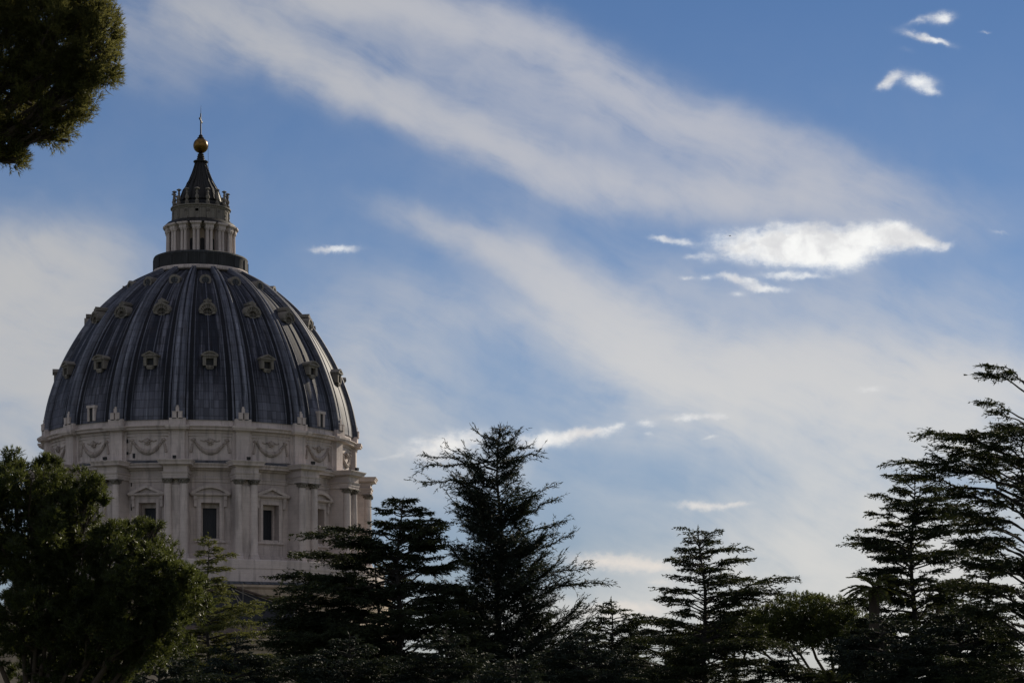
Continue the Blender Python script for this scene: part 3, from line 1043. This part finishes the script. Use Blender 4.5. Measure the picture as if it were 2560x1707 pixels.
# --- body of the church below the drum: roofs and walls glimpsed through the trees
m = MB()
m.box(-75, 24, -40, 25, 0, H(1598, 40))
for (dz0, dz1, p) in ((1622, 1614, .25), (1610, 1600, .5), (1600, 1594, .9)):
    m.box(-75 - p, 24 + p, -40 - p, -39.9, H(dz0, 40), H(dz1, 40))
m.build('nave_wall', STONE_W, BAS)
m = MB()
zt = H(1591, 40)
m.hexa([(-76, -41, zt), (25, -41, zt), (25, 26, zt), (-76, 26, zt), (-70, -34, zt + 1.8), (20, -34, zt + 1.8), (20, 20, zt + 1.8), (-70, 20, zt + 1.8)])
m.build('nave_roof', ROOFT, BAS)
# small gabled roof in front of the base
gx = (572 - 1280) * (DEP - 33) / 5600 - AX
ga, gb = H(1462, 33), H(1520, 33)
m = MB()
sl = 9.2
m.hexa([(gx, -33, ga), (gx + sl, -33, gb), (gx + sl, -27, gb), (gx, -27, ga), (gx, -33, ga + .25), (gx + sl, -33.2, gb + .3), (gx + sl, -27, gb + .3), (gx, -27, ga + .25)])
m.hexa([(gx - sl, -33, gb), (gx - .003, -33, ga), (gx - .003, -27, ga), (gx - sl, -27, gb), (gx - sl, -33.2, gb + .3), (gx - .003, -33, ga + .25), (gx - .003, -27, ga + .25), (gx - sl, -27, gb + .3)])
go2 = m.build('gable_roof', ROOFT, BAS)
m = MB()
m.add([(gx - 8.6, -32.4, gb), (gx + 8.6, -32.4, gb), (gx, -32.4, ga - .1), (gx - 8.6, -27.6, gb), (gx + 8.6, -27.6, gb), (gx, -27.6, ga - .1)], [(0, 1, 2), (3, 5, 4), (0, 3, 4, 1)])
m.box(gx - 8.6, gx + 8.6, -32.4, -27.6, 12, gb - .01)
m.build('gable_wall', GABLE, BAS)
m = MB()
for t in (.12, .2):
    m.tube([(gx + .4, -33.1, ga - .35), (gx + .6 + sl * t, -33.1, gb)], [.07, .07], 5)
m.tube([(gx + .8, -33.1, ga - .5), (gx + 6.2, -33.1, gb + .1)], [.06, .06], 5)
m.tube([(gx + 1.9, -33.15, gb - .5), (gx + 1.9, -33.15, ga + .3)], [.045, .045], 5)
m.build('roof_strut', STONE_D, BAS)

# --- floodlights standing on the buttress cornices
fl_lab = {-2: 'small dark floodlight on the leftmost cornice block, beside the pine top',
          -1: 'small dark floodlight on the cornice block second from the left',
          0: 'small dark floodlight on the cornice block left of the arched window',
          1: 'small dark floodlight on the cornice block right of the arched window',
          2: 'small dark floodlight on the wide cornice block second from the right',
          3: 'small floodlight on the rightmost cornice block of the drum, against the sky'}
for k_ in range(-2, 4):
    ph = k_ * STEP
    e = empty('floodlight', (AX + 25.6 * sin(ph), DEP - 25.6 * cos(ph), Z0 + 33.77))
    e.rotation_euler = (0, 0, ph)
    tag(e, fl_lab[k_], 'floodlight', 'floodlights on the drum cornice')
    b = MB()
    b.box(-.18, .18, -.12, .12, 0, .06)
    b.box(-.03, .03, -.03, .03, .06, .1)
    b.build('bracket', IRON, e)
    b = MB()
    b.hexa([(-.26, -.2, .08), (.26, -.2, .08), (.2, .22, .14), (-.2, .22, .14), (-.26, -.26, .5), (.26, -.26, .5), (.2, .2, .54), (-.2, .2, .54)])
    b.build('lamp_head', IRON, e)


# ------------------------------------------------------------------ trees
def px2w(px, py, d):
    return np.array(((px - 512.0) * d / FPX, d, CAM_Z + (YH - py) * d / FPX))


def unit(v):
    return v / (np.linalg.norm(v, axis=-1, keepdims=True) + 1e-9)


class Twigs:
    """collects kite-shaped needle sprays"""
    def __init__(self, rng):
        self.rng = rng
        self.q = []

    def add(self, P, D, L, Wd):
        n = len(P)
        if n == 0: return
        D = unit(D)
        rv = self.rng.normal(size=(n, 3))
        S = unit(np.cross(D, rv)) * Wd[:, None]
        mid = P + D * (L * .42)[:, None]
        tip = P + D * L[:, None]
        self.q.append(np.stack([P, mid + S, tip, mid - S], 1))

    def mesh(self, name):
        return np_mesh(name, np.concatenate(self.q).reshape(-1, 3), 4)


def sprays(tw, rng, path, dirn, step, length, style, up=0.0, dens=1.0, wd=.045):
    """needle sprays along a polyline path (n,3): short shoots to both sides, above and hanging"""
    seg = np.diff(path, axis=0)
    ln = np.linalg.norm(seg, axis=1)
    tot = ln.sum()
    n = max(3, int(tot / step * dens))
    t = np.sort(rng.random(n)) * tot
    cum_ = np.concatenate([[0], np.cumsum(ln)])
    i = np.clip(np.searchsorted(cum_, t) - 1, 0, len(seg) - 1)
    f = (t - cum_[i]) / (ln[i] + 1e-9)
    P = path[i] + seg[i] * f[:, None]
    T = unit(seg[i])
    side = unit(np.cross(T, np.array((0, 0, 1.0))) + 1e-6)
    sgn = np.where(rng.random(n) < .5, -1, 1)
    if style == 'cedar':
        D = T * rng.uniform(.3, 1.1, (n, 1)) + side * (sgn * rng.uniform(.3, 1.0, n))[:, None]
        D[:, 2] += rng.normal(.08 + up, .2, n)
        hang = rng.random(n) < .22
        D[hang, 2] -= rng.uniform(.5, 1.5, hang.sum())
    elif style == 'deodar':
        D = T * rng.uniform(.6, 1.3, (n, 1)) + side * (sgn * rng.uniform(.2, .8, n))[:, None]
        D[:, 2] += rng.normal(-.05 + up, .35, n)
        hang = rng.random(n) < .25
        D[hang, 2] -= rng.uniform(.5, 1.4, hang.sum())
    else:
        D = T + rng.normal(0, .6, (n, 3))
    L = length * rng.uniform(.5, 1.25, n)
    tw.add(P, D, L, wd * rng.uniform(.6, 1.3, n))


def conifer(name, label, cat, d, x, apex, base_z, prof, seed, nlimb, mat, style='cedar', slope=.25, trunk_r=.45, group=None, limbs=(), lean=0.0,
            step=.10, tl=.30, wd=.05, dens=1.0, sec_sp=.18, thin_limbs=1.0, layers=4.0, jit=.28, t0=.2, bark=None, flat=0.35, x_apex=None):
    """prof: [(py, reach left px, reach right px)] tip reach of the limbs by height; limbs: extra ones [(py attach, px tip, py tip, depth offset m)]"""
    rng = np.random.default_rng(seed)
    tl *= .74; wd *= .56; step = .052
    nlimb = int(nlimb * 1.25)
    s = d / FPX
    O = px2w(x, YH, d); O[2] = base_z
    root = empty(name, tuple(O))
    tag(root, label, cat, group)
    xa = x if x_apex is None else x_apex
    top = px2w(xa, apex, d) - O
    wood = MB()
    tw = Twigs(rng)
    Ht = top[2]

    def trunk_at(z):
        t = max(0.0, min(1.0, z / Ht))
        return np.array((top[0] * t ** 1.5 + .12 * sin(z * .9 + seed), .1 * sin(z * .7 + seed * 2), z))
    zz = np.linspace(-.3, Ht, 22)
    wood.tube([trunk_at(z) for z in zz], [max(.02, trunk_r * (1 - .96 * (max(z, 0) / Ht) ** .9)) for z in zz], 9)
    # leader tip
    sprays(tw, rng, np.array([trunk_at(Ht - 1.2), trunk_at(Ht - .5), trunk_at(Ht)]), None, step * .8, tl * .9, style, .1, 1.2, wd)
    pys = np.array([p[0] for p in prof], float)
    els = np.array([p[1] for p in prof], float)
    ers = np.array([p[2] for p in prof], float)
    todo = []
    hz = CAM_Z - base_z
    lay = np.linspace(pys[0], pys[-1], max(4, int(nlimb / layers)))
    for i in range(nlimb):
        py = lay[i % len(lay)] + rng.normal(0, (pys[-1] - pys[0]) / len(lay) * jit)
        py = float(np.clip(py, pys[0], pys[-1]))
        az = rng.uniform(0, 2 * pi)
        el, er = np.interp(py, pys, els), np.interp(py, pys, ers)
        ex = er if cos(az) > 0 else el
        ev = .5 * (el + er) * .85
        r = sqrt((cos(az) * ex) ** 2 + (sin(az) * ev) ** 2) * s * rng.uniform(.5, 1.06)
        ztip = (YH - py) * s + hz
        tip = np.array((cos(az) * r, sin(az) * r, 0)) + trunk_at(ztip) * np.array((1, 1, 0))
        tip[2] = ztip
        za = max(1.0, ztip - slope * r * rng.uniform(.6, 1.4))
        todo.append((za, tip, 1.0))
    for (pa, tx, ty, dd) in limbs:
        tip = px2w(tx, ty, d) - O
        tip[1] += dd
        todo.append(((YH - pa) * s + hz, tip, thin_limbs))
    for za, tip, lth in todo:
        za = min(za, Ht - .15)
        A = trunk_at(za)
        vec = tip - A
        L = np.linalg.norm(vec)
        if L < .25: continue
        nseg = 7
        ts = np.linspace(0, 1, nseg + 1)
        ease = 1 - (1 - ts) ** 1.7 if style == 'cedar' else ts ** 1.15
        pts = A + vec * ts[:, None]
        pts[:, 2] = A[2] + vec[2] * ease
        wob = rng.normal(0, .035 * L, (nseg + 1, 3)) * np.array((1, 1, .6))
        wob[0] = 0; wob[-1] = 0
        pts = pts + wob
        lr = min(trunk_r * .5, .009 * L + .018)
        wood.tube(pts, [lr * (1 - .85 * t) + .006 for t in ts], 5)
        # second order, fanned out level
        nsec = int(L / sec_sp * 2 * lth)
        fdir = unit(vec * np.array((1, 1, .3)))
        for j in range(nsec):
            t = rng.uniform(t0, 1.0) ** .85
            k_ = min(nseg - 1, int(t * nseg))
            p = pts[k_] + (pts[k_ + 1] - pts[k_]) * (t * nseg - k_)
            T = unit(pts[k_ + 1] - pts[k_])
            if style == 'cedar':
                T = unit(T * np.array((1, 1, .25)))
            sd = unit(np.cross(T, np.array((0, 0, 1.0))))
            sg = -1 if j % 2 else 1
            ang = rng.uniform(.55, 1.15)
            sl = (.16 + .36 * (1 - t) + .06 * rng.random()) * L * rng.uniform(.6, 1.1) + .25
            sl = min(sl, 2.6)
            if style == 'cedar':
                Dv = T * cos(ang) + sd * (sg * sin(ang)) + np.array((0, 0, rng.normal(.03, .09)))
                bend = -.10 * sl
            else:
                Dv = T * cos(ang) + sd * (sg * sin(ang)) + np.array((0, 0, rng.normal(.12, .22)))
                bend = -.16 * sl * (1 - t)
            Dv = unit(Dv)
            q = p + Dv * sl * np.array([0, .35, .7, 1.0])[:, None]
            q[:, 2] += bend * np.array([0, .12, .5, 1.0])
            q += rng.normal(0, .03 * sl, (4, 3)) * np.array([0, 1, 1, 1])[:, None]
            thin = 1.0 if style == 'cedar' else (1.5 - 1.15 * t)
            tw.add(q[:-1], np.diff(q, axis=0), np.linalg.norm(np.diff(q, axis=0), axis=1) * 1.1, np.full(3, .018))
            sprays(tw, rng, q, Dv, step, tl, style, 0.05 if style == 'cedar' else .12, dens * thin, wd)
        sprays(tw, rng, pts[3:], fdir, step * .7, tl, style, .1, dens, wd)
    wood.build('trunk', bark or BARK, root, 60)
    c = tw.mesh('crown')
    link('crown', c, mat, root)
    return root


CG = 'cedars standing before the basilica'

conifer('cedar_tree', 'small pale green cedar spire standing right before the drum base', 'tree', 150, 207, 532, 0,
        [(534, 4, 5), (545, 17, 12), (556, 10, 18), (566, 22, 22), (578, 14, 14), (590, 22, 30), (604, 28, 52), (622, 36, 66), (645, 44, 74), (690, 50, 75)],
        11, 112, CEDAR_L, slope=.12, trunk_r=.36, group=CG, tl=.34, wd=.05,
        limbs=[(560, 232, 553, 0), (590, 228, 585, -1), (616, 262, 603, -1), (622, 254, 609, 1)])

conifer('cedar_tree', 'dark spreading cedar with flat drooping shelves covering the right side of the drum', 'tree', 115, 394, 498, 0,
        [(499, 18, 18), (506, 28, 28), (514, 38, 32), (526, 40, 42), (540, 62, 50), (560, 80, 50), (580, 100, 60), (600, 106, 72), (625, 120, 80), (655, 130, 90), (700, 130, 90)],
        23, 140, CEDAR, layers=9, jit=.26, t0=.3, slope=.3, trunk_r=.5, group=CG, tl=.3, wd=.055, dens=1.15, x_apex=401,
        limbs=[(560, 312, 536, -2), (570, 300, 552, 1), (590, 290, 577, -1), (600, 284, 598, 1), (585, 296, 590, -3), (540, 330, 526, 0),
               (560, 440, 520, 1), (545, 438, 530, -2), (590, 460, 560, 0), (625, 276, 620, 0), (635, 300, 640, -3), (615, 350, 632, -4)])

conifer('cedar_tree', 'slim dark cedar rising just left of the spreading cedar trunk', 'tree', 117, 377, 542, 0,
        [(546, 18, 14), (558, 42, 26), (580, 60, 40), (620, 70, 50), (690, 80, 60)], 29, 34, CEDAR, slope=.35, trunk_r=.42, group=CG, tl=.3, wd=.055)

conifer('deodar_tree', 'tallest dark deodar with bristling upswept twigs in front of the sky', 'tree', 120, 499, 424, 0,
        [(427, 8, 8), (440, 20, 17), (455, 20, 24), (470, 34, 34), (485, 46, 36), (500, 50, 48), (515, 48, 54), (535, 46, 54), (560, 50, 62), (585, 56, 78), (610, 64, 92), (640, 74, 100), (700, 90, 100)],
        31, 200, DEODAR, style='deodar', thin_limbs=.4, slope=.55, trunk_r=.5, tl=.34, wd=.04, dens=1.15, sec_sp=.17,
        limbs=[(460, 424, 466, 0), (480, 420, 480, 1), (470, 430, 458, -1), (505, 552, 486, 0), (520, 560, 497, 1), (540, 566, 520, 0), (560, 572, 535, 0),
               (590, 600, 583, 0), (570, 590, 566, 1), (455, 476, 428, 0), (455, 521, 427, 0), (462, 540, 450, 0), (452, 532, 446, -1), (470, 446, 446, 0)])

conifer('cedar_tree', 'low pointed cedar half hidden behind the right skirt of the deodar', 'tree', 140, 611, 598, 0,
        [(600, 5, 5), (610, 16, 22), (622, 30, 38), (634, 40, 46), (648, 54, 52), (700, 80, 60)], 41, 84, CEDAR, slope=.3, group=CG, tl=.32, wd=.055)

conifer('cedar_tree', 'free standing layered cedar with a forked tip, left of the umbrella pine', 'tree', 112, 714, 527, 0,
        [(529, 4, 6), (536, 20, 16), (548, 26, 34), (560, 40, 48), (575, 34, 40), (590, 54, 62), (606, 46, 74), (622, 62, 60), (640, 74, 70), (660, 76, 80), (700, 90, 90)],
        53, 120, CEDAR, layers=8, jit=.22, t0=.25, slope=.26, trunk_r=.45, group=CG, tl=.27, wd=.048, dens=.85, x_apex=700, bark=BARK,
        limbs=[(548, 684, 527, 0), (546, 718, 529, 0), (558, 746, 546, 0), (562, 680, 549, 0), (578, 678, 563, 0), (600, 672, 590, 0), (604, 788, 577, 0), (612, 780, 592, -1),
               (590, 755, 578, 1), (632, 660, 618, 0), (640, 655, 640, -1), (620, 760, 640, -3), (650, 780, 645, -2), (655, 840, 672, -1)])

conifer('cedar_tree', 'broad dark cedar with ragged shelves below the top right branches', 'tree', 108, 913, 476, 0,
        [(478, 10, 14), (492, 30, 40), (505, 34, 60), (520, 38, 76), (538, 54, 60), (555, 52, 60), (575, 50, 60), (600, 60, 66), (625, 74, 80), (650, 80, 84), (700, 90, 90)],
        61, 150, CEDAR, layers=8, jit=.26, t0=.28, slope=.26, trunk_r=.45, group=CG, tl=.29, wd=.05, dens=.95,
        limbs=[(505, 876, 494, 0), (520, 872, 512, 0), (552, 858, 536, 0), (540, 860, 540, 2), (520, 966, 508, 0), (540, 980, 530, 0), (560, 992, 548, 0), (490, 890, 474, 0), (600, 850, 598, 0), (612, 835, 602, 1)])

conifer('cedar_tree', 'tall cedar at the right edge of the frame with open flat boughs against cloud', 'tree', 88, 1034, 330, 0,
        [(424, 50, 50), (436, 84, 70), (450, 90, 80), (470, 96, 80), (495, 92, 80), (530, 80, 80), (560, 74, 90), (600, 84, 90), (640, 90, 90), (700, 90, 100)],
        71, 118, CEDAR, layers=11, jit=.16, t0=.42, slope=.42, trunk_r=.42, group=CG, tl=.26, wd=.042, dens=.95,
        limbs=[(398, 981, 372, 0), (390, 992, 363, .5), (396, 1000, 374, -.5), (428, 985, 402, 0), (430, 994, 410, .4), (462, 932, 433, 0), (470, 950, 431, 1), (498, 905, 460, 0), (505, 930, 458, -1), (510, 915, 474, 1),
               (520, 950, 492, 0), (470, 985, 437, -1), (560, 960, 540, 0), (585, 985, 560, -.5)])

conifer('cedar_tree', 'smaller bare stemmed cedar between the two right hand cedars', 'tree', 100, 988, 548, 0,
        [(552, 20, 16), (566, 34, 24), (600, 10, 10), (618, 34, 30), (640, 60, 40), (665, 70, 50), (700, 80, 60)], 83, 84, CEDAR, slope=.3, trunk_r=.42, group=CG, tl=.28, wd=.048)

# lower trees that close the bottom of the view
low = [
    (128, 300, 622, 60, 'low dark cedar filling the corner below the roof gable', 91),
    (126, 556, 640, 70, 'low dark cedar at the foot of the deodar', 92),
    (96, 444, 626, 70, 'low dark cedar under the spreading cedar shelves', 93),
    (98, 352, 632, 75, 'low dark cedar right of the wall seen under the pine', 96),
    (130, 664, 616, 60, 'low dark cedar left of the layered forked cedar', 94),
    (95, 884, 610, 70, 'low dark cedar under the broad ragged cedar', 95),
    (92, 962, 600, 80, 'low dark cedar closing the lower right corner', 97),
    (100, 236, 634, 60, 'low dark cedar just right of the big pine crown', 98),
    (84, 160, 640, 66, 'low dark cedar below the middle of the big pine', 99),
    (80, 85, 640, 60, 'low dark cedar under the left end of the big pine', 101),
    (88, 515, 652, 75, 'low dark cedar under the trunk of the deodar', 102),
    (102, 588, 626, 60, 'low dark cedar under the low pointed cedar', 103),
    (112, 790, 640, 52, 'low dark cedar under the bare umbrella pine stems', 104),
]
for (d_, x_, ap, wpx, lab, sd) in low:
    conifer('cedar_tree', lab, 'tree', d_, x_, ap, 0,
            [(ap + 3, 6, 6), (ap + 14, wpx * .45, wpx * .4), (ap + 30, wpx * .8, wpx * .8), (ap + 55, wpx, wpx), (ap + 100, wpx * 1.1, wpx * 1.1)],
            sd, 66, DEODAR, slope=.22, trunk_r=.35, group='low cedars along the foot of the view', tl=.25, wd=.048, dens=1.35)


# --- stone pines: rounded crowns of needle tufts on forked limbs
def pine(name, label, d, trunk_px, base_z, lumps, seed, tufts, mat=PINE, nlen=.17, ndl=18, limb_from=None, trunk_r=.4, nw=.011, fill=.35, group=None, puff=.3, per=13, clus=0.0):
    """lumps: (px, py, rx px, ry px, depth offset m, depth radius m)"""
    rng = np.random.default_rng(seed)
    s = d / FPX
    O = px2w(trunk_px[0], YH, d); O[2] = base_z
    root = empty(name, tuple(O))
    tag(root, label, 'tree', group)
    C = []
    Rr = []
    for (px, py, rx, ry, dd, rd) in lumps:
        c = px2w(px, py, d) - O
        c[1] += dd
        C.append(c)
        Rr.append((rx * s, rd, ry * s))
    C = np.array(C); Rr = np.array(Rr)
    area = (Rr[:, 0] * Rr[:, 1] + Rr[:, 0] * Rr[:, 2] + Rr[:, 1] * Rr[:, 2])
    npf = int(tufts / per)
    pick = rng.choice(len(C), size=npf, p=area / area.sum())
    dirs = unit(rng.normal(size=(npf, 3)))
    inner = rng.random(npf) < fill
    rad = np.where(inner, rng.uniform(.3, .85, npf), rng.uniform(.88, 1.02, npf))
    Q = C[pick] + dirs * Rr[pick] * rad[:, None]
    keep = np.ones(npf, bool)
    for j in range(len(C)):
        q = (Q - C[j]) / Rr[j]
        keep &= ~(((q * q).sum(1) < .6) & (pick != j) & (rng.random(npf) < .5))
    Q = Q[keep]; dirs = dirs[keep]; inner = inner[keep]
    if clus > 0:
        # branch-end clusters: the outer tufts gather on the upper side of separate rounded heads
        out_i = np.nonzero(~inner)[0]
        heads = rng.choice(out_i, size=max(8, len(out_i) // 15), replace=False)
        own = heads[rng.integers(0, len(heads), len(out_i))]
        hd_ = unit(rng.normal(size=(len(out_i), 3)) + dirs[own] * .6 + np.array((0, 0, .5)))
        hr = clus * (.7 + .6 * np.modf(own * .618)[0])
        Q[out_i] = Q[own] + hd_ * (hr * rng.uniform(.75, 1.0, len(out_i)))[:, None]
        dirs[out_i] = hd_
    npf = len(Q)
    pr = puff * rng.uniform(.65, 1.25, npf)
    face = unit(dirs * .7 + np.array((0, 0, .7)) + rng.normal(0, .2, (npf, 3)))
    m_ = per
    hd = unit(rng.normal(size=(npf * m_, 3)) + np.repeat(face, m_, 0) * .9)
    P = np.repeat(Q, m_, 0) + hd * np.repeat(pr, m_)[:, None] * rng.uniform(.72, 1.0, (npf * m_, 1))
    n = len(P)
    ax = unit(hd + np.repeat(face, m_, 0) * .5 + rng.normal(0, .2, (n, 3)))
    # needles
    k_ = ndl
    D = unit(np.repeat(ax, k_, 0) * .85 + rng.normal(0, .45, (n * k_, 3)))
    B = np.repeat(P, k_, 0) + np.repeat(ax, k_, 0) * rng.uniform(-.10, .10, (n * k_, 1))
    L = nlen * rng.uniform(.6, 1.2, n * k_)
    S = unit(np.cross(D, rng.normal(size=(n * k_, 3)))) * (nw * rng.uniform(.7, 1.3, n * k_))[:, None]
    tri = np.stack([B - S, B + S, B + D * L[:, None]], 1).reshape(-1, 3)
    me = np_mesh('crown', tri, 3)
    wood = MB()
    tp = np.array((0, 0, 0.0))
    fork = px2w(trunk_px[0], trunk_px[1], d) - O
    wood.tube([tp + np.array((0, 0, -.3)), fork * .5 + np.array((.15, 0, 0)), fork], [trunk_r, trunk_r * .85, trunk_r * .7], 10)
    for c, r in zip(C, Rr):
        mid = fork + (c - fork) * .55 + np.array((0, 0, -.12 * np.linalg.norm(c - fork)))
        L_ = np.linalg.norm(c - fork)
        wood.tube([fork, mid, c], [trunk_r * .45, trunk_r * .3, .06], 7)
        for j in range(9):
            dv = unit(rng.normal(size=3) + np.array((0, 0, .3)))
            e_ = c + dv * r * .9
            st_ = mid + (c - mid) * rng.uniform(.4, 1)
            wood.tube([st_, (st_ + e_) / 2 + rng.normal(0, .1, 3), e_], [.05, .035, .012], 5)
    wood.build('trunk', BARK_P, root, 60)
    link('crown', me, mat, root)
    return root


pine('pine_tree', 'stone pine crown hanging into the top left corner of the sky', 46, (-190, 170), 0,
     [(58, 44, 50, 48, 0, 1.3), (95, 52, 22, 38, -.2, .8), (104, 28, 14, 26, 0, .6), (103, 66, 15, 17, -.1, .5), (90, 90, 15, 17, -.3, .5), (22, 94, 56, 42, .2, 1.4), (64, 110, 26, 18, -.2, .7), (44, 130, 26, 12, .1, .7),
      (10, 20, 70, 60, .5, 1.6), (-40, 60, 80, 80, .5, 2.0), (-10, 142, 32, 16, 0, .8), (12, 155, 15, 9, 0, .4), (40, -60, 70, 70, .5, 2.0), (80, 5, 28, 32, .2, .9)],
     5, 27000, mat=PINE_N, nlen=.11, ndl=13, nw=.008, trunk_r=.26, fill=.36, puff=.15)

pine('pine_tree', 'big stone pine with lumpy sunlit crown filling the lower left corner', 66, (30, 735), 0,
     [(15, 480, 34, 30, 0, 1.6), (45, 500, 40, 34, -.4, 1.6), (75, 520, 30, 30, -.2, 1.3), (90, 500, 14, 16, -.6, .6), (60, 545, 50, 36, -.6, 1.8), (20, 560, 60, 50, 0, 2.2),
      (110, 552, 34, 28, -.5, 1.3), (140, 560, 34, 30, -.8, 1.4), (165, 575, 30, 34, -.3, 1.3), (185, 590, 22, 30, -.6, 1.1), (155, 600, 44, 30, -.9, 1.6), (100, 590, 60, 40, -.8, 2.2),
      (40, 610, 60, 36, -.4, 2.0), (110, 625, 50, 26, -.6, 1.6), (180, 612, 22, 20, -.2, .9), (130, 640, 26, 12, -1.0, .8), (158, 530, 8, 8, -.8, .3), (-40, 520, 60, 60, 0, 2.2),
      (30, 640, 60, 26, .4, 2.0), (95, 648, 50, 24, -.2, 1.8), (150, 640, 40, 24, 0, 1.5), (60, 672, 60, 22, .6, 1.8)],
     17, 58000, nlen=.11, ndl=13, nw=.012, trunk_r=.22, fill=.50, puff=.11, per=9, clus=.38)

pine('pine_tree', 'rounded umbrella pine in the distance with bare forking limbs below its crown', 150, (836, 690), 0,
     [(800, 612, 34, 17, 0, 2.5), (770, 622, 34, 14, 0, 2.5), (826, 616, 26, 17, -1, 2.0), (850, 624, 26, 15, 0, 2.0), (868, 634, 24, 14, 0, 2.0), (790, 634, 44, 12, 1, 2.6), (840, 638, 40, 10, -1, 2.4), (745, 634, 26, 10, 0, 1.8)],
     37, 22000, nlen=.13, ndl=12, nw=.022, trunk_r=.32, fill=.4, puff=.34)

pine('pine_tree', 'small umbrella pine with open forked stem behind the forked cedar', 152, (735, 672), 0,
     [(712, 636, 26, 9, 0, 1.6), (750, 640, 24, 9, 0, 1.6), (690, 642, 18, 8, 0, 1.2), (735, 632, 26, 9, 1, 1.6)],
     39, 8000, nlen=.13, ndl=12, nw=.022, trunk_r=.25, fill=.4, puff=.34)


# --- palms
def palm(label, d, px, py, base_z, r_px, seed, nfr=26, upright=.5):
    rng = np.random.default_rng(seed)
    s = d / FPX
    O = px2w(px, YH, d); O[2] = base_z
    root = empty('palm_tree', tuple(O))
    tag(root, label, 'palm', 'palms between the cedars')
    top = px2w(px, py, d) - O
    wood = MB()
    wood.tube([(0, 0, -.3), (.1, 0, top[2] * .5), tuple(top)], [.3, .24, .26], 10)
    quads = []
    for i in range(nfr):
        az = i * 2.399 + rng.uniform(-.2, .2)
        el = rng.uniform(-.2, 1.35)
        L = r_px * s * rng.uniform(.85, 1.1)
        h = np.array((cos(az), sin(az), 0))
        pts = []
        for t in np.linspace(0, 1, 12):
            a = el - upright * 1.9 * t * t
            pts.append(top + h * L * t * cos(max(el - upright * t, -1.2)) + np.array((0, 0, L * (t * sin(el) - upright * t * t))))
        pts = np.array(pts)
        wood.tube(pts, [.03 - .002 * j for j in range(12)], 4)
        for t in np.linspace(.15, 1, 34):
            f = t * 11
            k_ = min(10, int(f))
            p = pts[k_] + (pts[k_ + 1] - pts[k_]) * (f - k_)
            T = unit(pts[k_ + 1] - pts[k_])
            sd = unit(np.cross(T, np.array((0, 0, 1.0))) + 1e-6)
            ll = L * .26 * (1 - .6 * abs(t - .45)) * rng.uniform(.8, 1.1)
            for sg in (-1, 1):
                dv = unit(T * .9 + sd * sg + np.array((0, 0, rng.uniform(-.25, .25))))
                w_ = unit(np.cross(dv, rng.normal(size=3))) * .028
                quads.append([p, p + dv * ll * .4 + w_, p + dv * ll, p + dv * ll * .4 - w_])
    wood.build('trunk', BARK_P, root, 60)
    link('crown', np_mesh('crown', np.array(quads).reshape(-1, 3), 4), PALM, root)


palm('feathery palm whose fronds arch out left of the broad cedar trunk', 105, 874, 588, 0, 30, 3)
palm('upright palm tuft between the broad cedar and the edge cedar', 125, 940, 604, 0, 22, 4, 20, .35)
palm('pale yellow green palm low at the frame bottom under the umbrella pine', 100, 832, 684, 0, 26, 6, 22, .4)

# --- a distant wall below the cedars
m = MB()
m.box(-6, 6, 0, 8, 0, CAM_Z + 2.3)
wl = empty('garden_building', ((626 - 512) * 190 / FPX, 190, 0))
tag(wl, 'plain grey plastered building seen through gaps beneath the low cedars', 'building')
m.build('wall', STONE, wl)
m = MB()
m.hexa([(-6.4, -.4, CAM_Z + 2.3), (6.4, -.4, CAM_Z + 2.3), (6.4, 8.4, CAM_Z + 2.3), (-6.4, 8.4, CAM_Z + 2.3), (-5, 3, CAM_Z + 3.6), (5, 3, CAM_Z + 3.6), (5, 5, CAM_Z + 3.6), (-5, 5, CAM_Z + 3.6)])
m.build('roof', ROOFT, wl)

# --- a bird in front of the big white cloud
bp_ = px2w(729.8, 235.6, 210)
b = MB()
b.tube([(-.34, 0, 0), (-.2, 0, .0), (0, 0, .02), (.2, 0, .05), (.33, 0, .06), (.4, 0, .05)], [.015, .06, .095, .085, .06, .012], 8)
for s in (-1, 1):
    b.hexa([(-.1, s * .05, .04), (.16, s * .05, .05), (.12, s * .5, .16), (-.06, s * .5, .15), (-.1, s * .05, .065), (.16, s * .05, .075), (.12, s * .5, .18), (-.06, s * .5, .17)])
    b.hexa([(-.06, s * .5, .15), (.12, s * .5, .16), (-.02, s * .95, .08), (-.12, s * .95, .08), (-.06, s * .5, .17), (.12, s * .5, .18), (-.02, s * .95, .09), (-.12, s * .95, .09)])
b.hexa([(-.5, -.07, -.01), (-.3, -.04, 0), (-.3, .04, 0), (-.5, .07, -.01), (-.5, -.07, .005), (-.3, -.04, .02), (-.3, .04, .02), (-.5, .07, .005)])
bo = b.build('bird', BIRDM, None, 50)
bo.location = tuple(bp_)
bo.rotation_euler = (0.2, 0.05, 0.3)
bo.scale = (.3, .3, .3)
tag(bo, 'tiny dark bird flying at the left end of the big white cloud', 'bird')
